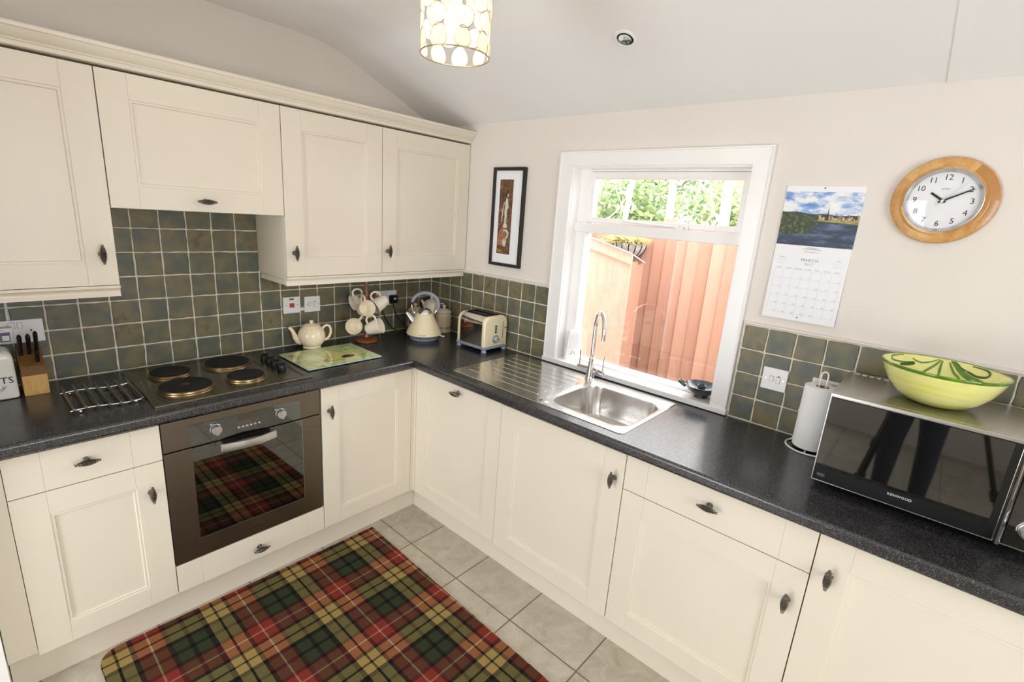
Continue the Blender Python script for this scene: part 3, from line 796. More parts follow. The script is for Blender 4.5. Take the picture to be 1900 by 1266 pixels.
# ------------------------------------------------------------------ oven
ov = thing('oven', 'built-in bronze-grey steel oven with mirrored glass door', 'oven', (-1.38, -0.3, 0.2628))
O0, O1 = -1.6765, -1.0822
MB().box(O0 + 0.015, O1 - 0.015, FA + 0.021, -0.03, 0.266, 0.85).build('body', M['ovenblack'], ov)
cp = MB().box(O0, O1, FA, FA + 0.02, 0.7395, 0.8545, 0.0012).build('control_panel', M['oven_steel'], ov)
MB().box(-1.5925, -1.1718, FA - 0.0012, FA + 0.002, 0.7398, 0.8275, 0.0004).build('fascia_glass', M['oven_glass'], cp)
for x in (-1.5035, -1.2575):
    b = MB()
    b.lathe([(0, 0), (0.021, 0), (0.021, 0.003), (0.0195, 0.004), (0.019, 0.018), (0.0175, 0.021), (0, 0.0215)], seg=32, M4=frame((x, FA - 0.001, 0.7885), (1, 0, 0), (0, 0, 1), (0, -1, 0)))
    b.box(x - 0.0045, x + 0.0045, FA - 0.029, FA - 0.018, 0.7885 - 0.0185, 0.7885 + 0.0185, 0.0015)
    b.build('knob', M['alu'], cp)
for k in range(6):
    x = -1.4225 + 0.01555 * k
    b = MB(); b.cyl((x, FA - 0.001, 0.7735), (x, FA - 0.010, 0.7735), 0.0048, seg=16, bev=0.001); b.build('button', M['alu'], cp)
b = MB(); b.box(-1.424, -1.344, FA - 0.0017, FA - 0.0011, 0.7985, 0.8205)
b.build('display', plain('brown_clock_display', lin(82, 66, 56), 0.15), cp)
b = MB()
for x, z in ((-1.5035, 0.8165), (-1.476, 0.813), (-1.5345, 0.8185), (-1.285, 0.799), (-1.232, 0.805), (-1.235, 0.817), (-1.272, 0.768), (-1.245, 0.768), (-1.408, 0.787), (-1.376, 0.788), (-1.346, 0.787)):
    b.box(x - 0.002, x + 0.002, FA - 0.0016, FA - 0.001, z - 0.0014, z + 0.0014)
tag(b.build('printed_symbols', M['greyink'], cp), kind='stuff')
dr = MB().box(O0, O1, FA, FA + 0.02, 0.2645, 0.7345, 0.0012).build('door', M['oven_steel'], ov)
MB().box(-1.5868, -1.1668, FA - 0.0012, FA + 0.002, 0.3468, 0.7342, 0.0005).build('door_glass', M['oven_glass'], dr)
b = MB()
b.box(-1.5868 + 0.0, -1.1668, FA - 0.0016, FA - 0.0005, 0.3458, 0.3472).box(-1.1672, -1.1660, FA - 0.0016, FA - 0.0005, 0.3458, 0.7342)
b.build('glass_trim', M['alu'], dr)
n = 16; L0 = []; L1 = []
x0, x1 = -1.497, -1.287
bow = lambda f: FA - 0.026 - 0.020 * math.sin(PI * f)
lo = []
for k in range(n + 1):
    f = k / n; x = x0 + (x1 - x0) * f; y = bow(f)
    lo.append([(x, y + 0.006, 0.697), (x, y - 0.001, 0.6975), (x, y - 0.003, 0.713), (x, y - 0.001, 0.7285), (x, y + 0.006, 0.7295)])
b = MB(); b.loft(lo)
b.box(x0, x0 + 0.012, FA - 0.03, FA - 0.001, 0.699, 0.728, 0.002).box(x1 - 0.012, x1, FA - 0.03, FA - 0.001, 0.699, 0.728, 0.002)
b.build('handle', M['alu'], dr, smooth=50)
b = MB()
for k in range(10): b.box(-1.414 + 0.0058 * k, -1.414 + 0.0058 * k + 0.0042, FA - 0.0006, FA + 0.001, 0.2985, 0.3025)
b.build('maker_mark', M['ink'], dr)

# ------------------------------------------------------------------ hob
hb = thing('hob', 'sealed plate electric hob with four black hotplates', 'hob', (-1.39, -0.29, 0.91))
hx0, hx1, hy0, hy1 = -1.6815, -1.0995, -0.543, -0.0365
def rrect(x0, x1, y0, y1, r, z, n=6):
    P = []
    for cx, cy, a in ((x1 - r, y1 - r, 0), (x0 + r, y1 - r, PI / 2), (x0 + r, y0 + r, PI), (x1 - r, y0 + r, 1.5 * PI)):
        for k in range(n + 1):
            t = a + PI / 2 * k / n; P.append((cx + r * math.cos(t), cy + r * math.sin(t), z))
    return P
b = MB()
b.loft([rrect(hx0, hx1, hy0, hy1, 0.008, 0.9102), rrect(hx0, hx1, hy0, hy1, 0.008, 0.9145), rrect(hx0 + 0.003, hx1 - 0.003, hy0 + 0.003, hy1 - 0.003, 0.007, 0.9175),
        rrect(hx0 + 0.022, hx1 - 0.022, hy0 + 0.022, hy1 - 0.022, 0.012, 0.9180), rrect(hx0 + 0.030, hx1 - 0.030, hy0 + 0.030, hy1 - 0.030, 0.012, 0.9140),
        rrect(hx0 + 0.036, hx1 - 0.036, hy0 + 0.036, hy1 - 0.036, 0.012, 0.9138)], cap0=True)
b.box(-1.214, -1.206, hy0 + 0.04, hy1 - 0.04, 0.9135, 0.9155, 0.001)
b.build('hob_tray', M['hob_steel'], hb)
for x, y, r in ((-1.5415, -0.3857, 0.090), (-1.5417, -0.1796, 0.0725), (-1.3175, -0.1712, 0.090), (-1.3212, -0.3925, 0.0725)):
    b = MB(); b.lathe([(r - 0.004, 0.918), (r - 0.001, 0.9285), (r - 0.004, 0.9305), (r - 0.012, 0.9312), (r - 0.028, 0.9306), (r * 0.42, 0.9306), (r * 0.38, 0.9298), (0, 0.9298)], (x, y, 0), 48)
    pl = b.build('hotplate', M['plate'], hb)
    b = MB(); b.lathe([(r + 0.010, 0.9137), (r + 0.009, 0.917), (r + 0.004, 0.9185), (r + 0.003, 0.924), (r, 0.926), (r - 0.003, 0.9258), (r - 0.004, 0.918)], (x, y, 0), 48)
    b.build('plate_rim', M['plate_rim'], pl)
    if (x, y) == (-1.5415, -0.3857):
        b = MB(); b.lathe([(0, 0.9304), (0.013, 0.9304), (0.014, 0.9299)], (x, y, 0), 24)
        b.build('red_spot', plain('worn_red_spot', lin(110, 44, 32), 0.6, var=0.1), pl)
for y in (-0.188, -0.248, -0.302, -0.366):
    x = -1.1595
    b = MB(); b.lathe([(0, 0.9135), (0.0205, 0.9135), (0.0205, 0.917), (0.018, 0.919), (0.0165, 0.932), (0.015, 0.934), (0, 0.9345)], (x, y, 0), 28)
    b.box(x - 0.018, x + 0.018, y - 0.0045, y + 0.0045, 0.932, 0.945, 0.002)
    b.build('knob', M['black'], hb)

# ------------------------------------------------------------------ sink
sk = thing('sink', 'stainless steel inset sink with a ridged draining board', 'sink', (-0.30, -1.3, 0.91))
sx0, sx1, sy0, sy1 = -0.541, -0.050, -1.7650, -0.8240
bx0, bx1, by0, by1 = -0.482, -0.135, -1.738, -1.376
R = lambda x0, x1, y0, y1, r, z, n=8: rrect(x0, x1, y0, y1, r, z, n)
b = MB()
o0 = R(sx0, sx1, sy0, sy1, 0.022, 0.9102); o1 = R(sx0, sx1, sy0, sy1, 0.022, 0.9118); o2 = R(sx0 + 0.003, sx1 - 0.003, sy0 + 0.003, sy1 - 0.003, 0.02, 0.9132)
# the tray is two zones: a flat round the bowl (sunk lip) and the drainer
split = -1.335
b.loft([o0, o1, o2], cap0=False, cap1=False)
# flat top as a grid of strips: drainer ridges are real pressed grooves
b.box(sx0 + 0.003, sx1 - 0.003, split, sy1 - 0.003, 0.9122, 0.9130)
for k in range(7):
    xx = -0.462 + 0.0545 * k
    ya = -0.872; ye = split + 0.03
    b.loft([[(xx + dx, yy, z) for dx, z in ((-0.0042, 0.9129), (-0.0022, 0.9146), (0.0022, 0.9146), (0.0042, 0.9129))] for yy in (ye, ye + 0.01, ya - 0.008, ya)])
b.lathe([(0, 0.9129), (0.020, 0.9129), (0.0195, 0.9145), (0.016, 0.916), (0, 0.9165)], (-0.508, -1.372, 0), 28)
b.lathe([(0.0195, 0.9129), (0.024, 0.9130), (0.022, 0.9142)], (-0.508, -1.372, 0), 28)
# rim round the bowl, then the bowl
rim = [R(sx0 + 0.003, sx1 - 0.003, sy0 + 0.003, split, 0.02, 0.9130), R(bx0 - 0.026, bx1 + 0.026, by0 - 0.012, by1 + 0.024, 0.085, 0.9130), R(bx0 - 0.020, bx1 + 0.020, by0 - 0.009, by1 + 0.018, 0.082, 0.9112),
       R(bx0 - 0.010, bx1 + 0.010, by0 - 0.005, by1 + 0.008, 0.075, 0.9108), R(bx0 - 0.003, bx1 + 0.003, by0 - 0.002, by1 + 0.002, 0.070, 0.9098), R(bx0, bx1, by0, by1, 0.068, 0.905),
       R(bx0 + 0.010, bx1 - 0.010, by0 + 0.010, by1 - 0.010, 0.065, 0.800), R(bx0 + 0.014, bx1 - 0.014, by0 + 0.014, by1 - 0.014, 0.062, 0.776),
       R(bx0 + 0.028, bx1 - 0.028, by0 + 0.028, by1 - 0.028, 0.055, 0.763), R(bx0 + 0.05, bx1 - 0.05, by0 + 0.05, by1 - 0.05, 0.045, 0.760), R(bx0 + 0.14, bx1 - 0.14, by0 + 0.14, by1 - 0.14, 0.03, 0.757)]
b.loft(rim, cap0=False)
b.build('basin', M['steel'], sk, smooth=40)
b = MB(); b.lathe([(0, 0.758), (0.03, 0.758), (0.036, 0.7605), (0.041, 0.7606), (0.042, 0.7585)], (-0.3085, -1.557, 0), 28)
b.build('drain', M['chrome'], sk)

# ------------------------------------------------------------------ tap
tp = thing('mixer_tap', 'chrome twin lever mixer tap with a high swan neck behind the sink', 'tap', (-0.0870, -1.331, 0.9125))
tx, ty = -0.0870, -1.331
b = MB(); b.lathe([(0, 0.9132), (0.024, 0.9132), (0.0245, 0.917), (0.0215, 0.922), (0.0205, 0.94), (0.018, 0.965), (0.0165, 0.985), (0.0155, 0.992), (0.0165, 0.994), (0.0165, 1.000), (0.0135, 1.002), (0.0135, 1.012), (0.0155, 1.013), (0.0155, 1.020), (0.011, 1.0225), (0, 1.0225)], (tx, ty, 0), 28)
b.build('body', M['chrome'], tp)
dirx, diry = -0.707, -0.707
pts = [(tx, ty, 1.02), (tx, ty, 1.10), (tx, ty, 1.178)]
Rr = 0.082
for k in range(1, 17):
    a = PI * k / 16
    d = Rr * (1 - math.cos(a)); pts.append((tx + dirx * d, ty + diry * d, 1.178 + Rr * math.sin(a)))
pts.append((tx + dirx * 2 * Rr, ty + diry * 2 * Rr, 1.148))
MB().tube(pts, 0.0098, 16).build('spout', M['chrome'], tp)
for sg, dx in ((1, 0.004), (-1, -0.006)):
    b = MB()
    e = (tx + dx, ty + sg * 0.077, 0.964)
    b.cyl((tx, ty + sg * 0.010, 0.968), e, 0.0095, 0.0105, 20, bev=0.001)
    b.cyl((tx + dx * 0.5, ty + sg * 0.041, 0.9655), (tx + dx * 0.6, ty + sg * 0.043, 0.9655), 0.0118, seg=20)
    lv = b.build('valve', M['chrome'], tp)
    b = MB(); b.tube([(tx + dx, ty + sg * 0.068, 0.970), (tx + dx, ty + sg * 0.069, 1.00), (tx + dx, ty + sg * 0.071, 1.044)], [0.0036, 0.0036, 0.0044], 10)
    b.build('lever', M['chrome'], lv)

# ------------------------------------------------------------------ small things on the oven side worktop
WT = 0.9102
# wire trivet
tr = thing('trivet', 'chrome wire pan stand with seven bars beside the hob', 'trivet', (-1.787, -0.32, WT))
for y in (-0.225, -0.4345):
    pts = []
    for k in range(25):
        f = k / 24; x = -1.892 + 0.204 * f
        pts.append((x, y, 0.9212 + 0.0035 * math.sin(2 * PI * f)))
    MB().tube(pts, 0.0030, 8).build('rail', M['chrome'], tr)
for k in range(7):
    f = (k + 0.35) / 6.75; x = -1.882 + 0.1895 * k / 6
    zz = 0.9258 + 0.0035 * math.sin(2 * PI * (x + 1.892) / 0.204)
    b = MB(); b.cyl((x, -0.172, zz), (x, -0.4435, zz), 0.0044, seg=12, bev=0.0008); b.build('bar', M['dark_chrome'], tr)
for x in (-1.866, -1.712):
    for y in (-0.225, -0.4345): MB().sphere((x, y, WT + 0.0055), 0.0055, seg=14).cyl((x, y, WT + 0.008), (x, y, 0.9215), 0.002, seg=8).build('foot', M['chrome'], tr)

# knife block and its knives
kb = thing('knife_block', 'pale wooden knife block with a dark sloping top beside the white jar', 'knife block', (-1.945, -0.10, WT))
b = MB(); b.poly([(-1.9785, -0.155, WT), (-1.9785, -0.155, 0.984), (-1.9785, -0.030, 0.984), (-1.9785, -0.030, WT)], (0.067, 0, 0), bev=0.0012)
b.build('block', M['blockwood'], kb)
b = MB(); b.poly([(-1.9785, -0.155, 0.9842), (-1.9785, -0.135, 1.014), (-1.9785, -0.048, 1.072), (-1.9785, -0.030, 1.050), (-1.9785, -0.030, 0.9842)], (0.067, 0, 0), bev=0.0012)
b.build('slotted_top', M['darkblock'], kb)
sd = Vector((0, -0.555, 0.832)).normalized()           # knives stand square to the slope
def knife(x, y, z, L, w, label):
    c = Vector((x, y, z))
    ax = Vector((0.02, -0.36, 0.93)).normalized()
    ey = ax.cross(Vector((1, 0, 0))).normalized()
    M4 = frame(c, (1, 0, 0), ey, ax)
    t = thing('kitchen_knife', label, 'knife', group='knives in the block', M4=M4)
    lo = []
    for f, s in ((-0.004, 0.9), (0.02, 1.0), (0.3 * L / 0.09, 0.92), (0, 0)):
        pass
    prof = [(0.0, 0.86), (0.012, 0.95), (0.35 * L, 0.9), (0.7 * L, 1.0), (0.92 * L, 1.05), (L, 0.6)]
    for zz, s in prof:
        lo.append([(0.0065 * s * math.cos(2 * PI * k / 16), w * s * math.sin(2 * PI * k / 16) - (0.003 if zz > 0.8 * L else 0), zz + 0.004) for k in range(16)])
    MB().loft(lo, M4=M4).build('handle', M['black'], t, smooth=60)
    MB().box(-0.0009, 0.0009, -w * 0.8, w * 0.8, -0.012, 0.006, M4=M4).build('blade', M['alu'], t)
    return t
knife(-1.966, -0.088, 1.046, 0.085, 0.011, 'black handled knife in the block on the side nearer the white jar')
knife(-1.9435, -0.086, 1.047, 0.083, 0.011, 'black handled knife in the middle of the wooden block')
knife(-1.923, -0.080, 1.051, 0.086, 0.011, 'long black handled knife in the block on the side nearer the hob')
knife(-1.928, -0.122, 1.023, 0.048, 0.008, 'short black handled knife low in the front of the block')

# white lettered storage jar
jr = thing('storage_jar', 'square white ceramic biscuit jar with black lettering beside the knife block', 'jar', (-2.064, -0.092, WT))
jx0, jx1, jy0, jy1 = -2.136, -1.990, -0.160, -0.030
b = MB()
b.loft([rrect(jx0 + 0.004, jx1 - 0.004, jy0 + 0.004, jy1 - 0.004, 0.012, WT), rrect(jx0, jx1, jy0, jy1, 0.014, WT + 0.006), rrect(jx0 + 0.001, jx1 - 0.001, jy0 + 0.001, jy1 - 0.001, 0.014, 1.055),
        rrect(jx0 + 0.004, jx1 - 0.004, jy0 + 0.004, jy1 - 0.004, 0.018, 1.070), rrect(jx0 + 0.012, jx1 - 0.012, jy0 + 0.012, jy1 - 0.012, 0.022, 1.078), rrect(jx0 + 0.022, jx1 - 0.022, jy0 + 0.022, jy1 - 0.022, 0.03, 1.083)])
b.build('body', M['jar'], jr, smooth=60)
b = MB(); jc = ((jx0 + jx1) / 2, (jy0 + jy1) / 2, 0)
b.lathe([(0, 1.0835), (0.044, 1.0835), (0.045, 1.089), (0.048, 1.091), (0.050, 1.096), (0.048, 1.101), (0.036, 1.110), (0.018, 1.115), (0.012, 1.120), (0.013, 1.127), (0.019, 1.134), (0.018, 1.142), (0.009, 1.148), (0, 1.149)], jc, 36)
b.build('lid', M['jar'], jr, smooth=60)
b = MB(); yy = jy0 - 0.0002; ccx = jc[0]; ccz = 0.980
b.text('BISCUITS', 0.033, on_A(ccx, yy, ccz), ext=0.0003, sp=0.98)
b.text('&', 0.012, on_A(ccx, yy, ccz - 0.023), ext=0.0003)
for s, a0, a1, rr, sgn in (('HOME', 128, 52, 0.045, 1), ('COUNTRY LIVING', 212, 328, 0.045, -1)):
    for k, ch in enumerate(s):
        if ch == ' ': continue
        a = math.radians(a0 + (a1 - a0) * k / (len(s) - 1))
        rot = Matrix.Rotation(a - PI / 2 if sgn > 0 else a + PI / 2, 4, 'Z')
        b.text(ch, 0.0165 if sgn > 0 else 0.0125, on_A(ccx + rr * math.cos(a), yy, ccz + rr * math.sin(a)) @ rot, ext=0.0003)
b.build('lettering', M['ink'], jr)

# teapot
def vdir(c):
    h = Vector((c[0] - CC[0], c[1] - CC[1], 0)).normalized()
    return Vector((h.y, -h.x, 0)), -h          # to the side, towards the viewer
TC = Vector((-0.880, -0.098, 0)); tr_, tt_ = vdir(TC)
tpo = thing('teapot', 'cream ceramic teapot with lid beside the glass chopping board', 'teapot', (TC.x, TC.y, WT))
b = MB()
b.lathe([(0, WT + 0.002), (0.040, WT), (0.0455, WT + 0.001), (0.0455, WT + 0.006), (0.042, WT + 0.011), (0.055, WT + 0.022), (0.0655, WT + 0.042), (0.0685, WT + 0.062), (0.066, WT + 0.082), (0.058, WT + 0.100), (0.048, WT + 0.111), (0.043, WT + 0.114), (0.0425, WT + 0.118), (0.040, WT + 0.119), (0.038, WT + 0.115), (0, WT + 0.113)], (TC.x, TC.y, 0), 40)
b.build('body', M['cream_glaze'], tpo, smooth=60)
b = MB(); b.lathe([(0.0, WT + 0.1165), (0.0435, WT + 0.1165), (0.0445, WT + 0.119), (0.0425, WT + 0.1215), (0.030, WT + 0.127), (0.014, WT + 0.130), (0.007, WT + 0.1315), (0.006, WT + 0.135), (0.0105, WT + 0.139), (0.011, WT + 0.143), (0.008, WT + 0.147), (0, WT + 0.148)], (TC.x, TC.y, 0), 36)
b.build('lid', M['cream_glaze'], tpo, smooth=60)
def side(c, l, z, t=0.0, rv=None, tv=None):
    rv, tv = (rv, tv) if rv is not None else vdir(c)
    p = Vector((c.x, c.y, 0)) + rv * l + tv * t; return (p.x, p.y, z)
sp_ = [side(TC, l, WT + z, 0) for l, z in ((-0.050, 0.032), (-0.068, 0.040), (-0.080, 0.056), (-0.086, 0.074), (-0.092, 0.090), (-0.101, 0.103), (-0.110, 0.108))]
MB().tube(sp_, [0.021, 0.0195, 0.015, 0.0115, 0.0095, 0.0085, 0.0075], 16).build('spout', M['cream_glaze'], tpo, smooth=60)
hd = [side(TC, l, WT + z) for l, z in ((0.050, 0.098), (0.062, 0.113), (0.076, 0.120), (0.088, 0.115), (0.0945, 0.100), (0.0945, 0.080), (0.088, 0.060), (0.077, 0.046), (0.062, 0.040))]
MB().tube(hd, [0.0075, 0.007, 0.0065, 0.0065, 0.0065, 0.0065, 0.0065, 0.007, 0.008], 12).build('handle', M['cream_glaze'], tpo, smooth=60)

# printed glass chopping board
cb = thing('chopping_board', 'pale green glass chopping board printed with lemon slices', 'chopping board', (-0.885, -0.31, WT))
gx0, gx1, gy0, gy1 = -1.0815, -0.690, -0.4615, -0.1565
b = MB(); b.loft([rrect(gx0, gx1, gy0, gy1, 0.006, WT + 0.004, 3), rrect(gx0, gx1, gy0, gy1, 0.006, WT + 0.0078, 3)])
b.build('glass', M['glass_edge'], cb)
b = MB(); zt = WT + 0.0080
b.loft([rrect(gx0 + 0.002, gx1 - 0.002, gy0 + 0.002, gy1 - 0.002, 0.005, WT + 0.0078, 3), rrect(gx0 + 0.002, gx1 - 0.002, gy0 + 0.002, gy1 - 0.002, 0.005, zt, 3)])
def disc(b, cx, cy, rx, ry, rot, z, mat, n=36, r0=0.0):
    P = []
    c, s = math.cos(rot), math.sin(rot)
    out = [(cx + rx * math.cos(a) * c - ry * math.sin(a) * s, cy + rx * math.cos(a) * s + ry * math.sin(a) * c, z) for a in [2 * PI * k / n for k in range(n)]]
    if r0 > 0:
        inn = [(cx + (x - cx) * r0, cy + (y - cy) * r0, z) for x, y, _ in out]
        b.loft([inn, out], mat, cap0=False, cap1=False)
    else: b.loft([out, [(x, y, z + 0.00005) for x, y, _ in out]], mat)
disc(b, -0.905, -0.372, 0.060, 0.026, 0.1, zt + 0.0001, 3)
disc(b, -0.898, -0.372, 0.048, 0.020, 0.1, zt + 0.0003, 1)
disc(b, -0.872, -0.300, 0.046, 0.070, 0.25, zt + 0.0004, 2)
disc(b, -0.872, -0.300, 0.046, 0.070, 0.25, zt + 0.0007, 4, r0=0.86)
for k in range(8):
    a = 2 * PI * k / 8 + 0.2
    disc(b, -0.872 + 0.022 * math.cos(a), -0.300 + 0.034 * math.sin(a), 0.016, 0.008, math.atan2(math.sin(a) * 1.5, math.cos(a)), zt + 0.0006, 1, 14)
disc(b, -0.768, -0.318, 0.050, 0.052, 0.0, zt + 0.0003, 2)
disc(b, -0.768, -0.318, 0.050, 0.052, 0.0, zt + 0.0005, 4, r0=0.88)
disc(b, -0.826, -0.365, 0.034, 0.021, 0.0, zt + 0.0008, 5)
disc(b, -1.035, -0.235, 0.034, 0.020, -0.9, zt + 0.0003, 3)
disc(b, -1.005, -0.330, 0.055, 0.007, -0.9, zt + 0.0004, 2)
b.build('printed_face', [M['board'], M['lemon'], M['lemon_pale'], M['rind'], M['lemon_pale'], M['black']], cb)
for x in (gx0 + 0.02, gx1 - 0.02):
    for y in (gy0 + 0.02, gy1 - 0.02): MB().cyl((x, y, WT), (x, y, WT + 0.0041), 0.006, seg=14).build('foot', M['black'], cb)

# mug tree and mugs
MC = Vector((-0.580, -0.142, 0)); mr, mt = vdir(MC)
mtree = thing('mug_tree', 'turned dark wooden mug tree holding cream mugs', 'mug tree', (MC.x, MC.y, WT))
b = MB(); b.lathe([(0, WT), (0.060, WT), (0.064, WT + 0.003), (0.064, WT + 0.012), (0.060, WT + 0.017), (0.045, WT + 0.022), (0.030, WT + 0.024), (0, WT + 0.024)], (MC.x, MC.y, 0), 40)
b.build('base', M['mahog'], mtree)
pz = [(0.024, 0.016), (0.03, 0.017), (0.045, 0.012), (0.06, 0.010), (0.09, 0.0115), (0.12, 0.0105), (0.15, 0.012), (0.17, 0.011), (0.2, 0.0105), (0.225, 0.012), (0.245, 0.0145), (0.265, 0.015), (0.275, 0.013), (0.285, 0.0085), (0.30, 0.008), (0.33, 0.012), (0.343, 0.013), (0.352, 0.010), (0.356, 0.0)]
b = MB(); b.lathe([(0, WT + 0.02)] + [(r, WT + z) for z, r in pz], (MC.x, MC.y, 0), 28)
b.build('post', M['mahog'], mtree, smooth=60)
for z, ang in ((0.252, 0.15), (0.252, 2.2), (0.252, 4.3), (0.150, 1.0), (0.150, 3.2), (0.150, 5.2)):
    d = mr * math.cos(ang) + mt * math.sin(ang)
    p0 = Vector((MC.x, MC.y, WT + z)); p1 = p0 + d * 0.062 + Vector((0, 0, 0.012))
    b = MB(); b.cyl(p0, p1, 0.0048, 0.0042, 12); b.sphere(p1, 0.0068, seg=12); b.build('peg', M['mahog'], mtree)

def mug_proto():
    t = thing('mug', 'x', 'mug', group='cream ridged mugs on the mug tree')
    b = MB(); H = 0.088
    pr = [(0, 0.003), (0.026, 0.0), (0.029, 0.002)]
    for k in range(1, 25):
        f = k / 24
        pr.append((0.030 + 0.0145 * f ** 0.8 + 0.0007 * math.cos(2 * PI * f * 7), 0.002 + (H - 0.004) * f))
    pr += [(0.0450, H - 0.0008), (0.0442, H), (0.0428, H - 0.001), (0.0412, H - 0.010), (0.034, 0.030), (0.028, 0.010), (0.022, 0.006), (0, 0.0055)]
    b.lathe(pr, seg=36); b.build('cup', M['mug_glaze'], t, smooth=75)
    P = [(0.043, 0, 0.074), (0.054, 0, 0.079), (0.066, 0, 0.076), (0.074, 0, 0.064), (0.074, 0, 0.048), (0.067, 0, 0.033), (0.055, 0, 0.024), (0.037, 0, 0.022)]
    MB().tube(P, 0.0048, 12, sc2=1.25).build('handle', M['mug_glaze'], t, smooth=60)
    return t
mug0 = mug_proto(); used = [False]
def place_mug(lat, z, fwd, ax, hd_, label):
    """rim centre from the post (sideways, height, towards the room), mouth direction, handle direction"""
    a = (mr * ax[0] + Vector((0, 0, ax[1])) + mt * ax[2]).normalized()
    h = (mr * hd_[0] + Vector((0, 0, hd_[1])) + mt * hd_[2]); h = (h - a * h.dot(a)).normalized()
    c = Vector((MC.x, MC.y, 0)) + mr * lat + mt * fwd + Vector((0, 0, z)) - a * 0.088
    M4 = frame(c, h, a.cross(h), a)
    if not used[0]: o = mug0; used[0] = True
    else:
        o = mug0.copy(); COL.objects.link(o)
        for ch in mug0.children:
            d = ch.copy(); COL.objects.link(d); d.parent = o
    o.matrix_world = M4; o['label'] = label
place_mug(-0.074, 1.125, -0.02, (-0.80, -0.22, 0.42), (0.25, 0.9, 0.0), 'cream mug on an upper peg facing the hob, at the back of the mug tree')
place_mug(0.006, 1.122, 0.105, (0.34, 0.30, 0.86), (-0.10, 0.95, 0.0), 'cream mug on an upper peg with its open mouth facing the room')
place_mug(0.040, 1.112, 0.02, (-0.72, -0.42, 0.45), (-0.25, 0.9, 0.1), 'cream mug on an upper peg nearest the double socket, base outward')
place_mug(-0.066, 1.016, 0.085, (-0.10, 0.22, 0.95), (0.55, 0.8, 0.0), 'cream mug on a lower peg with its open mouth facing the room')
place_mug(0.078, 1.020, 0.075, (0.80, 0.34, 0.32), (-0.45, 0.85, 0.15), 'cream ridged mug on a lower peg, tilted on its side towards the kettle')

# kettle
KC = Vector((-0.273, -0.273, 0)); kr, kt = vdir(KC)
kt_ = thing('kettle', 'cream pyramid electric kettle with grey handle and chrome lid', 'kettle', (KC.x, KC.y, WT))
b = MB(); b.lathe([(0, WT), (0.078, WT), (0.082, WT + 0.004), (0.082, WT + 0.010), (0.078, WT + 0.013), (0.084, WT + 0.016), (0.094, WT + 0.024), (0.0985, WT + 0.030), (0, WT + 0.030)], (KC.x, KC.y, 0), 48)
b.build('base', M['grey_plastic'], kt_)
b = MB(); b.lathe([(0, WT + 0.0302), (0.099, WT + 0.0302), (0.1035, WT + 0.033), (0.104, WT + 0.038), (0.100, WT + 0.052), (0.048, WT + 0.155), (0.044, WT + 0.158), (0, WT + 0.158)], (KC.x, KC.y, 0), 48)
b.build('body', M['cream_enamel'], kt_, smooth=60)
b = MB(); b.lathe([(0.0, WT + 0.158), (0.042, WT + 0.158), (0.042, WT + 0.162), (0.036, WT + 0.174), (0.024, WT + 0.184), (0.008, WT + 0.188), (0, WT + 0.188)], (KC.x, KC.y, 0), 36)
lid = b.build('lid', M['chrome'], kt_, smooth=60)
b = MB(); b.lathe([(0, WT + 0.187), (0.004, WT + 0.187), (0.0045, WT + 0.198), (0.009, WT + 0.204), (0.009, WT + 0.208), (0, WT + 0.210)], (KC.x, KC.y, 0), 20)
b.build('lid_knob', M['grey_plastic'], lid)
sp_ = [side(KC, l, WT + z, 0) for l, z in ((-0.050, 0.098), (-0.072, 0.118), (-0.088, 0.138), (-0.104, 0.158))]
MB().tube(sp_, [0.030, 0.024, 0.017, 0.012], 16).build('spout', M['alu'], kt_, smooth=60)
for sg in (-1, 1):
    P = [side(KC, l, WT + z) for l, z in ((sg * 0.049, 0.148), (sg * 0.060, 0.156), (sg * 0.071, 0.175), (sg * 0.074, 0.205))]
    MB().tube(P, 0.0038, 10).build('bracket', M['chrome'], kt_)
P = []
for k in range(21):
    a = PI * (0.94 - 1.08 * k / 20)
    P.append(side(KC, 0.004 + 0.078 * math.cos(a), WT + 0.205 + 0.072 * math.sin(a)))
MB().tube(P, [0.007] + [0.0108] * 19 + [0.007], 14).build('handle', M['grey_plastic'], kt_, smooth=60)
b = MB()
for k in range(15): 
    l = -0.034 + 0.0033 * k; zz = 0.043
    rr = 0.1036
    b.box(-0.0011, 0.0011, -0.0003, 0.0006, -0.0012, 0.0012, M4=frame(side(KC, l, WT + zz, math.sqrt(rr * rr - l * l)), kr, kt, (0, 0, 1)))
b.build('maker_mark', M['ink'], kt_)
b = MB(); b.sphere(side(KC, -0.018, WT + 0.017, 0.0845), 0.0035, seg=12); b.build('switch', M['black'], kt_)
MB().tube([side(KC, 0.090, WT + 0.034, 0.045), side(KC, 0.108, WT + 0.030, 0.048), side(KC, 0.119, WT + 0.029, 0.050)], [0.006, 0.007, 0.006], 10, sc2=0.5).build('switch_lever', M['plastic'], kt_)

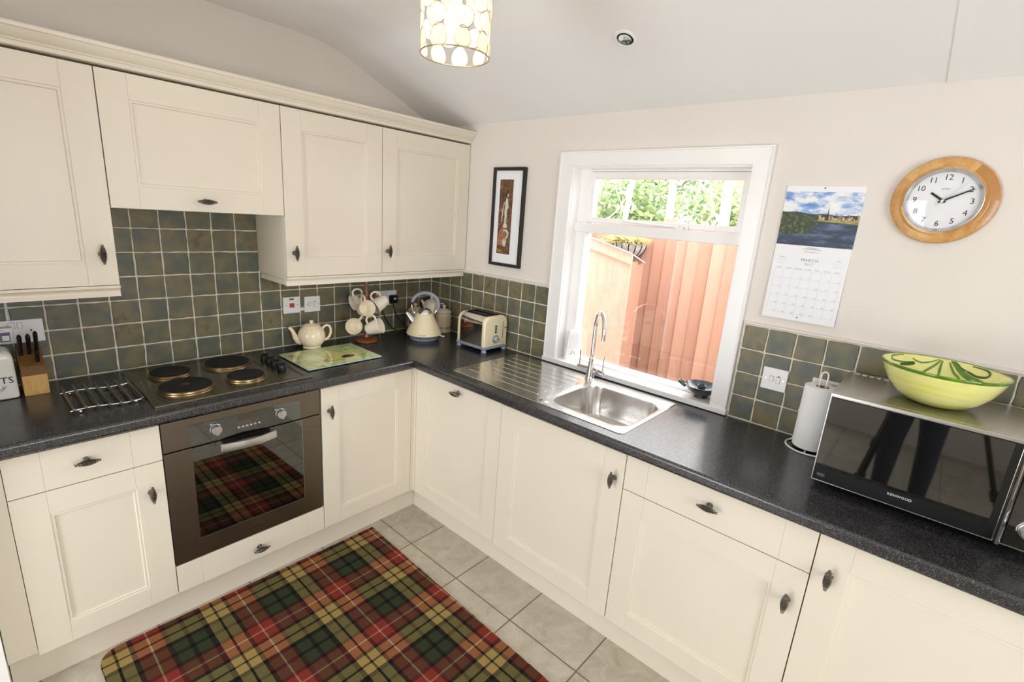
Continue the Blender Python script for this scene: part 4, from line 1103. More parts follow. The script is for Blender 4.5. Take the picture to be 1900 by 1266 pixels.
# canisters and tall coffee pot in the corner
def canister(cx, cy, r, label):
    t = thing('canister', label, 'canister', (cx, cy, WT), 'beige kitchen canisters')
    b = MB(); b.lathe([(0, WT), (r - 0.003, WT), (r, WT + 0.003), (r, WT + 0.012), (r - 0.003, WT + 0.014), (r - 0.003, WT + 0.018), (r - 0.001, WT + 0.020), (r - 0.001, WT + 0.108), (r - 0.003, WT + 0.112), (r - 0.008, WT + 0.118), (r - 0.008, WT + 0.124), (0, WT + 0.124)], (cx, cy, 0), 40)
    b.build('body', M['canister'], t, smooth=50)
    b = MB(); b.lathe([(0, WT + 0.1245), (r - 0.001, WT + 0.1245), (r, WT + 0.128), (r - 0.001, WT + 0.132), (r - 0.006, WT + 0.138), (r * 0.5, WT + 0.148), (0.012, WT + 0.150), (0.007, WT + 0.152), (0.007, WT + 0.157), (0.012, WT + 0.162), (0.013, WT + 0.167), (0.008, WT + 0.173), (0, WT + 0.174)], (cx, cy, 0), 40)
    b.build('lid', M['canister'], t, smooth=60)
    return t
cn = canister(-0.0570, -0.1985, 0.0495, 'beige canister with dark lettering around its foot, beside the kettle')
b = MB(); cv = Vector((-0.0570, -0.1985, 0)); rv, tv = vdir(cv)
for k, ch in enumerate('COFFEE·COFFEE'):
    a = (k - 5.2) * 0.190
    d = rv * math.sin(a) + tv * math.cos(a)
    p = cv + d * 0.0488
    b.text(ch, 0.016, frame((p.x, p.y, WT + 0.032), Vector((0, 0, 1)).cross(d), (0, 0, 1), d), ext=0.0004)
b.build('lettering', M['ink'], cn)
canister(-0.1800, -0.0640, 0.0495, 'beige canister half hidden behind the kettle spout, against the tiles')
PC = Vector((-0.0640, -0.0840, 0)); pr_, pt_ = vdir(PC)
pt0 = thing('coffee_pot', 'beige lidded coffee pot in the corner behind the kettle handle', 'pot', (PC.x, PC.y, WT))
b = MB(); b.lathe([(0, WT), (0.046, WT), (0.048, WT + 0.003), (0.0485, WT + 0.06), (0.0475, WT + 0.12), (0.046, WT + 0.158), (0.044, WT + 0.165), (0, WT + 0.165)], (PC.x, PC.y, 0), 36); b.build('body', M['canister'], pt0, smooth=60)
b = MB(); b.lathe([(0, WT + 0.1655), (0.047, WT + 0.1655), (0.048, WT + 0.170), (0.044, WT + 0.178), (0.025, WT + 0.190), (0.01, WT + 0.194), (0.007, WT + 0.199), (0.011, WT + 0.205), (0.011, WT + 0.211), (0.006, WT + 0.216), (0, WT + 0.217)], (PC.x, PC.y, 0), 36); b.build('lid', M['canister'], pt0, smooth=60)
MB().tube([side(PC, l, WT + z) for l, z in ((-0.040, 0.140), (-0.052, 0.162), (-0.060, 0.176), (-0.067, 0.182))], [0.016, 0.012, 0.008, 0.006], 12).build('spout', M['canister'], pt0, smooth=60)
MB().tube([side(PC, l, WT + z, 0.0) for l, z in ((0.042, 0.156), (0.060, 0.166), (0.078, 0.163), (0.086, 0.150), (0.084, 0.130), (0.072, 0.10), (0.044, 0.085))], 0.0055, 10).build('handle', M['canister'], pt0, smooth=60)

# toaster
ts = thing('toaster', 'cream and chrome two slot toaster beside the draining board', 'toaster', (-0.112, -0.60, WT))
qx0, qx1, qy0, qy1 = -0.2050, -0.0220, -0.7120, -0.4880
def tsec(x0, x1, z0, z1, r, y, n=8):
    P = [(x0, y, z0), (x1, y, z0)]
    for k in range(n + 1):
        a = PI / 2 * k / n; P.append((x1 - r + r * math.cos(a), y, z1 - r + r * math.sin(a)))
    for k in range(n + 1):
        a = PI / 2 + PI / 2 * k / n; P.append((x0 + r + r * math.cos(a), y, z1 - r + r * math.sin(a)))
    return P
zb = WT + 0.034; ztp = 1.113
for y0, y1 in ((qy0, qy0 + 0.022), (qy1 - 0.022, qy1)):
    b = MB(); out = y0 if y0 == qy0 else y1
    inn = y1 if y0 == qy0 else y0
    s = 1 if inn > out else -1
    b.loft([tsec(qx0 + 0.006, qx1 - 0.006, zb, ztp - 0.006, 0.044, out), tsec(qx0 + 0.0015, qx1 - 0.0015, zb, ztp - 0.0015, 0.046, out + s * 0.004), tsec(qx0, qx1, zb, ztp, 0.046, out + s * 0.010), tsec(qx0, qx1, zb, ztp, 0.046, inn)])
    e = b.build('end_panel', M['cream_enamel'], ts, smooth=50)
    if y0 == qy0: front = e
b = MB(); b.loft([tsec(qx0 + 0.0025, qx1 - 0.0025, zb, ztp - 0.0025, 0.045, y) for y in (qy0 + 0.0222, qy1 - 0.0222)])
shell = b.build('chrome_shell', M['chrome'], ts, smooth=50)
b = MB()
for x in (-0.140, -0.086): b.box(x - 0.014, x + 0.014, qy0 + 0.036, qy1 - 0.036, ztp - 0.0035, ztp + 0.003, 0.001)
b.box(-0.155, -0.071, qy0 + 0.030, qy0 + 0.034, ztp - 0.0035, ztp + 0.004).box(-0.155, -0.071, qy1 - 0.034, qy1 - 0.030, ztp - 0.0035, ztp + 0.004)
b.build('slots', M['black'], shell)
b = MB(); b.box(qx0 - 0.002, qx1 + 0.002, qy0 - 0.002, qy1 + 0.002, WT + 0.017, zb, 0.004); b.build('base', M['grey_plastic'], ts)
for x in (qx0 + 0.012, qx1 - 0.012):
    for y in (qy0 + 0.012, qy1 - 0.012):
        MB().lathe([(0, WT), (0.014, WT), (0.0155, WT + 0.003), (0.0125, WT + 0.014), (0.012, WT + 0.018), (0, WT + 0.018)], (x, y, 0), 20).build('foot', M['grey_plastic'], ts)
FR = lambda x, z, dy=0.0: frame((x, qy0 - dy, z), (1, 0, 0), (0, 0, 1), (0, -1, 0))
b = MB(); b.lathe([(0, 0), (0.025, 0), (0.025, 0.003), (0.022, 0.005), (0.0175, 0.0055)], seg=32, M4=FR(-0.118, 0.982)); b.build('dial_ring', M['grey_plastic'], front)
b = MB(); b.lathe([(0, 0.004), (0.017, 0.004), (0.016, 0.016), (0.014, 0.018), (0, 0.018)], seg=28, M4=FR(-0.118, 0.982)); b.box(-0.004, 0.004, -0.016, 0.016, 0.016, 0.023, 0.0015, M4=FR(-0.118, 0.982)); b.build('dial', M['chrome'], front)
for z in (1.055, 1.039, 1.023):
    b = MB(); b.lathe([(0, 0), (0.0075, 0), (0.007, 0.004), (0, 0.005)], seg=16, M4=FR(-0.119, z)); b.build('button', M['dark_chrome'], front)
b = MB(); b.box(-0.0605, -0.0575, qy0 - 0.0006, qy0 + 0.001, 0.978, 1.078); b.build('lever_slot', M['dark'], front)
b = MB(); b.box(-0.072, -0.034, qy0 - 0.016, qy0 - 0.001, 1.040, 1.047, 0.002); b.build('lever', M['chrome'], front)
b = MB()
for k in range(12): b.box(-0.0775 + 0.0035 * k, -0.0755 + 0.0035 * k, qy0 - 0.0007, qy0 + 0.001, 0.957, 0.9595)
b.build('maker_mark', M['greyink'], front)

# ------------------------------------------------------------------ switches, sockets, plugs on the tiles
PN = -0.0068      # tile face
def wall_plate(side, u0, u1, z0, z1, name, label, cat, group=None, th=0.009):
    c = (u0 + u1) / 2, (z0 + z1) / 2
    t = thing(name, label, cat, (c[0], PN, c[1]) if side == 'A' else (PN, c[0], c[1]), group)
    b = MB(); fbox(b, side, u0, u1, 0, th, z0, z1, 0.0018, PN); b.build('plate', M['plastic'], t)
    return t
def screw(side, u, z, t, th=0.009):
    p = (u, PN - th + 0.0008, z) if side == 'A' else (PN - th + 0.0008, u, z)
    q = (u, PN - th - 0.0006, z) if side == 'A' else (PN - th - 0.0006, u, z)
    b = MB(); b.cyl(p, q, 0.0032, seg=14); b.build('screw', M['screw'], t)
def rocker(side, u, z, t, w=0.012, h=0.021, mat='plastic', th=0.009, name='rocker'):
    b = MB(); fbox(b, side, u - w / 2 - 0.0012, u + w / 2 + 0.0012, th - 0.0005, th + 0.0003, z - h / 2 - 0.0012, z + h / 2 + 0.0012, 0, PN, 1); fbox(b, side, u - w / 2, u + w / 2, th - 0.0005, th + 0.003, z - h / 2, z + h / 2, 0.001, PN, 0)
    return b.build(name, [M[mat], M['greyink']], t)
def flag(side, u, z, t, mat='darkred', w=0.008, h=0.0025, th=0.009):
    b = MB(); fbox(b, side, u - w / 2, u + w / 2, th - 0.0005, th + 0.0006, z - h / 2, z + h / 2, 0, PN); b.build('indicator', M[mat], t)

t = wall_plate('A', -0.985, -0.896, 1.0855, 1.1715, 'cooker_switch', 'square white cooker switch with a red rocker above the teapot', 'switch')
rocker('A', -0.9405, 1.127, t, 0.023, 0.021, 'red'); flag('A', -0.942, 1.1595, t, 'darkred', 0.024, 0.008); screw('A', -0.9700, 1.1285, t); screw('A', -0.9105, 1.1285, t)
t = wall_plate('A', -0.873, -0.7865, 1.083, 1.167, 'fused_switch', 'square white fused switch on the tiles, between the cooker switch and mug tree', 'switch')
rocker('A', -0.816, 1.1235, t, 0.013, 0.024); flag('A', -0.816, 1.138, t, 'blackmat'); rocker('A', -0.843, 1.1255, t, 0.014, 0.018, name='fuse_holder'); screw('A', -0.8575, 1.1255, t); screw('A', -0.7975, 1.1255, t)
tag(MB().box(-0.8955, -0.8735, PN - 0.006, PN, 1.094, 1.108, 0.0015).build('cable_trunking', M['plastic']), 'tiny piece of white cable trunking between the two switches over the teapot', 'trunking')
def double_socket(side, u0, u1, z0, z1, label):
    t = wall_plate(side, u0, u1, z0, z1, 'double_socket', label, 'socket', 'white double sockets')
    w = u1 - u0
    for k in (-1, 1):
        c = (u0 + u1) / 2 + k * w * 0.26; s = 1 if side == 'A' else -1
        b = MB(); zc = z0 + (z1 - z0) * 0.36
        for du, dz, ww, hh in ((0, 0.0145, 0.004, 0.0075), (-0.011, -0.007, 0.0065, 0.004), (0.011, -0.007, 0.0065, 0.004)): fbox(b, side, c + du - ww / 2, c + du + ww / 2, 0.0085, 0.0094, zc + dz - hh / 2, zc + dz + hh / 2, 0, PN)
        b.build('pin_holes', M['blackmat'], t)
        rocker(side, (u0 + u1) / 2 + k * 0.010 - 0.000, z1 - 0.020, t, 0.0125, 0.0215)
    screw(side, u0 + 0.0105, (z0 + z1) / 2 - 0.004, t); screw(side, u1 - 0.0105, (z0 + z1) / 2 - 0.004, t)
    return t
t = double_socket('A', -2.0355, -1.8892, 1.0755, 1.1618, 'white double socket on the tiles above the knife block')
t = double_socket('A', -0.4358, -0.2892, 1.078, 1.1665, 'white double socket with two black plugs behind the mug tree')
t = double_socket('B', -2.3835, -2.2380, 1.0700, 1.1580, 'white double socket half hidden behind the kitchen roll')
t = wall_plate('B', -2.1570, -2.0680, 1.0703, 1.1578, 'fused_switch', 'square white fused switch on the tiles between window and kitchen roll', 'switch')
rocker('B', -2.1265, 1.1135, t, 0.013, 0.024); flag('B', -2.1265, 1.1285, t, 'blackmat'); rocker('B', -2.1030, 1.1150, t, 0.014, 0.020, name='fuse_holder'); screw('B', -2.0815, 1.1145, t); screw('B', -2.1445, 1.1145, t)
def plug(u0, u1, z0, z1, pts, label, badge=True):
    t = thing('mains_plug', label, 'plug', ((u0 + u1) / 2, PN - 0.009, z0), 'black plugs in the double socket')
    b = MB(); y0 = PN - 0.0092
    b.loft([[(x, y0, z) for x, _, z in rrect_xz(u0, u1, z0, z1, 0.010)], [(x, y0 - 0.016, z) for x, _, z in rrect_xz(u0, u1, z0, z1, 0.010)], [(x, y0 - 0.026, z) for x, _, z in rrect_xz(u0 + 0.006, u1 - 0.006, z0 + 0.006, z1 - 0.006, 0.010)]])
    b.build('body', M['black'], t)
    if badge: MB().box((u0 + u1) / 2 - 0.007, (u0 + u1) / 2 + 0.007, y0 - 0.0268, y0 - 0.0255, (z0 + z1) / 2 + 0.001, (z0 + z1) / 2 + 0.012).build('label_sticker', M['plastic'], t)
    MB().tube(pts, 0.0036, 10).build('cable', M['rubber'], t)
def rrect_xz(x0, x1, z0, z1, r):
    return [(x, 0, z) for x, z, _ in rrect(x0, x1, z0, z1, r, 0, 4)]
def smooth_path(P, n=8):
    P = [Vector(p) for p in P]; out = []
    for i in range(len(P) - 1):
        p0, p1, p2, p3 = P[max(i - 1, 0)], P[i], P[i + 1], P[min(i + 2, len(P) - 1)]
        for k in range(n):
            t = k / n
            out.append(0.5 * ((2 * p1) + (p2 - p0) * t + (2 * p0 - 5 * p1 + 4 * p2 - p3) * t * t + (3 * p1 - p0 - 3 * p2 + p3) * t ** 3))
    out.append(P[-1]); return out
cable = smooth_path([(-0.318, -0.030, 1.088), (-0.318, -0.032, 1.060), (-0.300, -0.035, 1.010), (-0.272, -0.060, 0.965), (-0.262, -0.110, 0.930), (-0.262, -0.150, WT + 0.004), (-0.268, -0.187, WT + 0.006)])
plug(-0.3455, -0.2905, 1.084, 1.139, cable, 'black mains plug of the kettle, in the socket side nearer the corner')
cable = smooth_path([(-0.401, -0.030, 1.088), (-0.401, -0.034, 1.060), (-0.392, -0.040, 1.020), (-0.360, -0.045, 0.960), (-0.322, -0.060, 0.925), (-0.290, -0.085, WT + 0.004), (-0.240, -0.120, WT + 0.004), (-0.205, -0.125, WT + 0.004)])
plug(-0.4300, -0.3725, 1.086, 1.141, cable, 'black mains plug in the socket side nearer the mug tree', False)
ad = thing('plug_in_adapter', 'small white plug-in unit with a blue label in the socket above the jar', 'adapter', (-2.02, PN - 0.03, 1.085))
b = MB(); b.box(-2.0440, -1.9735, PN - 0.044, PN - 0.0092, 1.086, 1.143, 0.004); b.build('body', M['plastic'], ad)
MB().box(-2.034, -1.983, PN - 0.0448, PN - 0.0438, 1.092, 1.128, 0.0002).build('screen', plain('grey_display_glass', lin(112, 118, 122), 0.15), ad)
b = MB(); b.box(-2.004, -1.986, PN - 0.0454, PN - 0.0446, 1.094, 1.122); b.build('label_sticker', M['plastic'], ad)
b = MB(); b.box(-2.004, -1.986, PN - 0.0458, PN - 0.0452, 1.116, 1.122); b.box(-2.004, -1.986, PN - 0.0458, PN - 0.0452, 1.094, 1.097); b.build('label_print', plain('blue_label_print', lin(44, 66, 120), 0.4), ad)
b = MB()
for k in range(6): b.box(-2.030 + 0.006 * k, -2.0262 + 0.006 * k, PN - 0.0446, PN - 0.0436, 1.1345, 1.1365)
b.build('small_print', M['greyink'], ad)
MB().tube(smooth_path([(-1.9795, PN - 0.0035, 1.312), (-1.9797, PN - 0.0035, 1.23), (-1.981, PN - 0.004, 1.165), (-1.9815, PN - 0.014, 1.142)]), 0.0034, 8).build('cable', M['plastic'], ad)

# ------------------------------------------------------------------ on the window sill
ZS = 0.9382
af = thing('air_freshener', 'white plastic block air freshener with green leaf print on the window sill', 'air freshener', (0.060, -1.105, ZS))
fu = Vector((0.72, -0.69, 0)).normalized(); fn = Vector((-fu.y * -1, fu.x * -1, 0)); fn = Vector((-0.69, -0.72, 0)).normalized()
AM = frame((0.0555, -1.1180, ZS), fu, (0, 0, 1), fn)
def trap(w0, w1, h, r, z, s=1.0):
    P = []
    for cx, cy, a in ((w1 / 2 - r, h - r, 0), (-w1 / 2 + r, h - r, PI / 2)):
        for k in range(6):
            t = a + PI / 2 * k / 5; P.append(((cx + r * math.cos(t)) * s, cy + r * math.sin(t), z))
    P += [(-w0 / 2 * s, 0.0, z), (w0 / 2 * s, 0.0, z)]
    return P
b = MB(); b.loft([trap(0.086, 0.060, 0.157, 0.014, -0.020, 0.92), trap(0.086, 0.060, 0.160, 0.014, -0.012), trap(0.086, 0.060, 0.160, 0.014, 0.012), trap(0.086, 0.060, 0.157, 0.014, 0.020, 0.92)], M4=AM)
b.build('case', M['plastic'], af, smooth=40)
b = MB()
for i in range(6):
    for j in range(7): b.cyl(AM @ Vector((-0.022 + 0.0088 * i, 0.066 + 0.011 * j, 0.0195)), AM @ Vector((-0.022 + 0.0088 * i, 0.066 + 0.011 * j, 0.0207)), 0.0028, seg=8)
b.build('vent_holes', M['paleink'], af)
b = MB()
for x, y, a in ((-0.006, 0.038, 0.6), (0.006, 0.042, 0.8), (-0.003, 0.048, 0.7), (0.009, 0.032, 0.7), (-0.012, 0.032, 0.5)):
    b.sphere((0, 0, 0), 0.005, (1.0, 0.5, 0.12), 10, M4=AM @ Matrix.Translation((x, y, 0.0205)) @ Matrix.Rotation(a, 4, 'Z'))
b.build('leaf_print', M['leafgreen'], af)

ch_ = thing('candle_holder', 'black glazed pottery chamberstick dish on the window sill', 'candle holder', (0.060, -1.815, ZS))
cx, cy = 0.052, -1.822
b = MB()
b.lathe([(0, ZS), (0.030, ZS), (0.032, ZS + 0.003), (0.029, ZS + 0.009), (0.045, ZS + 0.018), (0.064, ZS + 0.034), (0.074, ZS + 0.052), (0.0745, ZS + 0.054)], (cx, cy, 0), 40, mat=1)
b.lathe([(0.0745, ZS + 0.054), (0.073, ZS + 0.0545), (0.061, ZS + 0.037), (0.042, ZS + 0.022), (0.02, ZS + 0.017), (0, ZS + 0.017)], (cx, cy, 0), 40, mat=0)
b.build('dish', [M['candle'], M['candle_out']], ch_, smooth=60)
b = MB(); b.lathe([(0.016, ZS + 0.016), (0.0165, ZS + 0.040), (0.0195, ZS + 0.045), (0.0205, ZS + 0.050), (0.018, ZS + 0.053), (0.0135, ZS + 0.050), (0.012, ZS + 0.040), (0, ZS + 0.038)], (cx, cy, 0), 28)
b.build('candle_socket', M['candle'], ch_, smooth=60)
b = MB(); hv = Vector((-0.45, 0.89, 0)).normalized()
P = []
for k in range(13):
    a = PI * (1.05 - 1.1 * k / 12) 
    P.append((Vector((cx, cy, ZS + 0.046)) + hv * (0.070 + 0.030 * math.sin(PI * k / 12)) + Vector((-hv.y, hv.x, 0)) * 0.024 * math.cos(PI * k / 12) + Vector((0, 0, 0.016 * math.sin(PI * k / 12)))))
b.tube(P, 0.0045, 10, sc2=1.6); b.build('handle', M['candle'], ch_, smooth=60)

# ------------------------------------------------------------------ kitchen roll and its wire stand
kx, ky = -0.090, -2.2835
ks = thing('kitchen_roll_stand', 'white wire kitchen roll stand with a looped top, beside the microwave', 'stand', (kx, ky, WT))
ring = [(kx + 0.0735 * math.cos(2 * PI * k / 48), ky + 0.0735 * math.sin(2 * PI * k / 48), WT + 0.0034) for k in range(48)]
MB().tube(ring, 0.0032, 10, closed=True).build('base_ring', M['white_wire'], ks)
b = MB(); b.tube([(kx - 0.072, ky, WT + 0.0036), (kx + 0.072, ky, WT + 0.0036)], 0.003, 8)
P = [(kx, ky + 0.0105, WT + 0.004), (kx, ky + 0.0105, 1.185)] + [(kx, ky + 0.0105 * math.cos(PI * k / 10), 1.192 + 0.0125 * math.sin(PI * k / 10)) for k in range(11)] + [(kx, ky - 0.0105, 1.185), (kx, ky - 0.0105, WT + 0.004)]
b.tube(P, 0.003, 10); b.build('loop', M['white_wire'], ks)
b = MB(); ar = Vector((0.35, 0.94, 0)).normalized() * 0.0595
b.tube(smooth_path([(kx + ar.x * 1.2, ky + ar.y * 1.2, WT + 0.004), (kx + ar.x * 1.02, ky + ar.y * 1.02, WT + 0.02), (kx + ar.x, ky + ar.y, 0.98), (kx + ar.x, ky + ar.y, 1.034)]), 0.003, 8); b.sphere((kx + ar.x, ky + ar.y, 1.038), 0.0055, seg=12); b.build('side_arm', M['white_wire'], ks)
kr_ = thing('kitchen_roll', 'white paper kitchen roll standing on its wire stand', 'kitchen roll', (kx, ky, 0.921))
b = MB()
rip = lambda a, z: 1 + 0.010 * math.sin(3 * a + 1) * (1 if z > 1.10 else 0.4)
b.lathe([(0.021, 0.9195), (0.052, 0.9195), (0.0545, 0.922), (0.0550, 0.98), (0.0545, 1.148), (0.0525, 1.150), (0.021, 1.150)], (kx, ky, 0), 48, ridge=rip)
b.build('paper', M['towel'], kr_, smooth=60)
b = MB(); b.lathe([(0.0208, 0.9195), (0.0208, 1.149), (0.0192, 1.149), (0.0192, 0.9195), (0.0208, 0.9195)], (kx, ky, 0), 32); b.build('core', M['card'], kr_)

# ------------------------------------------------------------------ microwave
mw = thing('microwave', 'large silver and black microwave oven on the worktop', 'microwave', (-0.2, -2.6, WT))
my1, my0, mxf, mxb, mz0, mz1 = -2.3455, -2.862, -0.390, -0.042, 0.9310, 1.2165
b = MB(); b.box(mxf + 0.022, mxb, my0, my1, mz0, mz1, 0.004)
for k in range(7):
    b.box(mxb - 0.030, mxb - 0.012, my1 - 0.026 - 0.020 * k - 0.006, my1 - 0.026 - 0.020 * k + 0.006, mz1 - 0.0002, mz1 + 0.0004, mat=1)
b.build('case', [M['mw_steel'], M['paleink']], mw)
b = MB(); b.box(mxf + 0.0006, mxf + 0.0225, my0, my1, mz1 - 0.013, mz1 - 0.0005, 0.003).box(mxf + 0.0006, mxf + 0.0225, my1 - 0.004, my1, mz0, mz1 - 0.0005, 0.001).box(mxf + 0.0006, mxf + 0.0225, my0, my1, mz0, mz0 + 0.003, 0.0008)
b.build('front_surround', M['mw_steel'], mw)
ysp = -2.7775
dr = MB().box(mxf, mxf + 0.020, ysp + 0.0008, my1 - 0.0042, mz0 + 0.0032, mz1 - 0.0132, 0.001).build('door', M['black'], mw)
MB().box(mxf - 0.0008, mxf + 0.002, -2.7450, my1 - 0.0046, 0.9790, mz1 - 0.0134, 0.0003).build('window_glass', M['mw_glass'], dr)
MB().box(mxf - 0.0006, mxf + 0.002, -2.7450, my1 - 0.0046, mz0 + 0.0036, 0.9788, 0.0002).build('lower_band', M['blackmat'], dr)
b = MB()
P = [(mxf - 0.004, -2.7755), (mxf - 0.016, -2.7740), (mxf - 0.021, -2.7680), (mxf - 0.016, -2.7620), (mxf - 0.004, -2.7605)]
b.loft([[(x, y, z) for x, y in P] for z in (mz0 + 0.004, mz1 - 0.014)]); b.box(mxf - 0.004, mxf, -2.7755, -2.7600, mz0 + 0.004, mz1 - 0.014)
b.build('handle', M['chrome'], dr, smooth=60)
b = MB(); b.text('KENWOOD', 0.0102, on_B(mxf - 0.0006, -2.562, 0.9655), ext=0.0003, sp=1.05)
b.build('brand_lettering', M['whiteink'], dr)
b = MB()
for k in range(3):
    y = -2.359 - 0.0068 * k
    for (ya, yb_, za, zb_) in ((y, y - 0.0056, 0.9585, 0.9592), (y, y - 0.0056, 0.9490, 0.9497), (y, y - 0.0007, 0.9490, 0.9592), (y - 0.0049, y - 0.0056, 0.9490, 0.9592), (y - 0.0012, y - 0.0044, 0.9530, 0.9550)):
        b.box(mxf - 0.0010, mxf - 0.0004, yb_, ya, za, zb_)
b.build('feature_badge', M['greyink'], dr)
pn = MB().box(mxf, mxf + 0.020, my0, ysp - 0.0008, mz0 + 0.0032, mz1 - 0.0132, 0.001).build('control_panel', M['mw_glass'], mw)
b = MB(); DM = frame((mxf - 0.0004, -2.820, 0.9880), (0, -1, 0), (0, 0, 1), (-1, 0, 0))
b.lathe([(0, 0), (0.0225, 0), (0.0225, 0.004), (0.0205, 0.005), (0.0195, 0.020), (0.017, 0.022), (0, 0.0225)], seg=36, M4=DM); b.build('dial', M['alu'], pn)
b = MB(); b.lathe([(0.0235, 0), (0.0255, 0.0006), (0.0235, 0.0012)], seg=36, M4=DM, arc=(PI * 0.35, PI * 1.1)); b.build('dial_mark', M['whiteink'], pn)
for k in range(4):
    MB().box(mxf - 0.001, mxf + 0.001, -2.845, -2.795, 1.045 + 0.024 * k, 1.060 + 0.024 * k, 0.0005).build('button', M['black'], pn)
MB().box(mxf - 0.0008, mxf + 0.001, -2.848, -2.792, 1.155, 1.185).build('display', M['ovenblack'], pn)
for x in (mxf + 0.05, mxb - 0.04):
    for y in (my0 + 0.04, my1 - 0.04): MB().lathe([(0, WT), (0.012, WT), (0.014, mz0 + 0.001), (0, mz0 + 0.001)], (x, y, 0), 16).build('foot', M['blackmat'], mw)

# ------------------------------------------------------------------ painted bowl on the microwave
bw = thing('bowl', 'large lime yellow painted bowl with green swirls on top of the microwave', 'bowl', (-0.224, -2.571, mz1))
bcx, bcy, bz = -0.224, -2.577, mz1 + 0.0004
BR_, BZ_ = 0.975, 1.06
oprof = [(0, 0.001), (0.052, 0.0), (0.060, 0.001), (0.078, 0.008), (0.102, 0.025), (0.122, 0.048), (0.137, 0.074), (0.146, 0.096), (0.1485, 0.1015)]
iprof = [(0.1485, 0.1015), (0.1478, 0.1035), (0.146, 0.1028), (0.141, 0.096), (0.132, 0.075), (0.117, 0.050), (0.097, 0.029), (0.073, 0.0135), (0.045, 0.007), (0, 0.0055)]
oprof = [(r * BR_, z * BZ_) for r, z in oprof]; iprof = [(r * BR_, z * BZ_) for r, z in iprof]
b = MB(); b.lathe([(r, bz + z) for r, z in oprof], (bcx, bcy, 0), 64, mat=0); b.lathe([(r, bz + z) for r, z in iprof], (bcx, bcy, 0), 64, mat=1)
b.build('vessel', [M['bowl'], M['bowl_in']], bw, smooth=60)
b = MB(); b.lathe([(r * BR_, bz + z * BZ_) for r, z in ((0.1458, 0.0955), (0.1492, 0.0995), (0.1497, 0.1030), (0.1478, 0.1048), (0.1450, 0.1034))], (bcx, bcy, 0), 64); b.build('painted_rim', M['bowl_green'], bw, smooth=60)
IQ = sorted(p for p in iprof if p[0] < 0.1465 * BR_)          # inside profile from the middle out, with its arc length
IL = [0.0]
for (r0, z0), (r1, z1) in zip(IQ[:-1], IQ[1:]): IL.append(IL[-1] + math.hypot(r1 - r0, z1 - z0))
def lerp_table(X, Y, x):
    for k in range(len(X) - 1):
        if x <= X[k + 1]: return Y[k] + (Y[k + 1] - Y[k]) * (x - X[k]) / (X[k + 1] - X[k])
    return Y[-1]
def stroke(path, w, lift):
    """a brush stroke lying on the inside of the bowl; path of (angle, radius)"""
    P = smooth_path([(a * 0.135, lerp_table([q[0] for q in IQ], IL, r * BR_), 0) for a, r in path], 6)
    t = bmesh.new(); RR = []
    for i, p in enumerate(P):
        d = (P[min(i + 1, len(P) - 1)] - P[max(i - 1, 0)]).normalized(); nv = Vector((-d.y, d.x, 0))
        ww = w * (0.45 + 0.55 * math.sin(PI * (i + 0.6) / (len(P) + 0.2))); row = []
        for k in (-1, -0.4, 0.4, 1):
            q = p + nv * ww * k; L = min(max(q.y, 0.001), IL[-1] - 0.0004)
            rr = lerp_table(IL, [v[0] for v in IQ], L) - lift; zz = lerp_table(IL, [v[1] for v in IQ], L) + lift * 0.5; a = q.x / 0.135
            row.append(t.verts.new((bcx + rr * math.cos(a), bcy + rr * math.sin(a), bz + zz)))
        RR.append(row)
    for p, q in zip(RR[:-1], RR[1:]):
        for k in range(3): t.faces.new((p[k], p[k + 1], q[k + 1], q[k]))
    b = MB(); b._add(t); return b
for k, (P, w, m_) in enumerate((
        ([(0.774, 0.144), (1.0, 0.143), (1.12, 0.1413), (1.13, 0.138), (0.989, 0.1356), (0.749, 0.1344), (0.547, 0.1354)], 0.0028, 'bowl_green'),
        ([(0.90, 0.1317), (0.732, 0.1321), (0.599, 0.1333), (0.530, 0.1340)], 0.0058, 'bowl_dark'),
        ([(0.582, 0.1399), (0.497, 0.1369), (0.368, 0.1357), (0.22, 0.138), (0.076, 0.1433)], 0.0024, 'bowl_green'),
        ([(0.05, 0.1425), (0.126, 0.1353), (0.232, 0.1287), (0.324, 0.1233), (0.5, 0.110)], 0.0036, 'bowl_green'),
        ([(0.02, 0.1420), (0.029, 0.1335), (0.029, 0.1249), (0.03, 0.10)], 0.0036, 'bowl_green'),
        ([(-0.12, 0.1440), (-0.21, 0.1426), (-0.337, 0.137), (-0.489, 0.1346), (-0.668, 0.1325), (-0.853, 0.1347), (-0.890, 0.1387), (-0.817, 0.142), (-0.715, 0.1432), (-0.5, 0.1432)], 0.0034, 'bowl_dark'),
        ([(-0.14, 0.1430), (-0.194, 0.1399), (-0.317, 0.1336), (-0.442, 0.1283), (-0.587, 0.1245), (-0.8, 0.115)], 0.0046, 'bowl_green'),
        ([(-0.28, 0.1385), (-0.337, 0.1349), (-0.469, 0.1311), (-0.621, 0.1285), (-0.812, 0.1275), (-1.0, 0.127)], 0.0042, 'bowl_green'),
        ([(-0.10, 0.1410), (-0.21, 0.1318), (-0.297, 0.1265), (-0.384, 0.1225), (-0.5, 0.11)], 0.0036, 'bowl_green'),
        ([(2.2, 0.05), (2.0, 0.10), (1.8, 0.135)], 0.004, 'bowl_green'), ([(3.2, 0.04), (3.4, 0.09), (3.2, 0.135)], 0.005, 'bowl_dark'), ([(4.4, 0.05), (4.5, 0.10), (4.3, 0.137)], 0.004, 'bowl_green'))):
    stroke(P, w, 0.0008 + 0.0001 * k).build('painted_stroke', M[m_], bw, weighted=False)

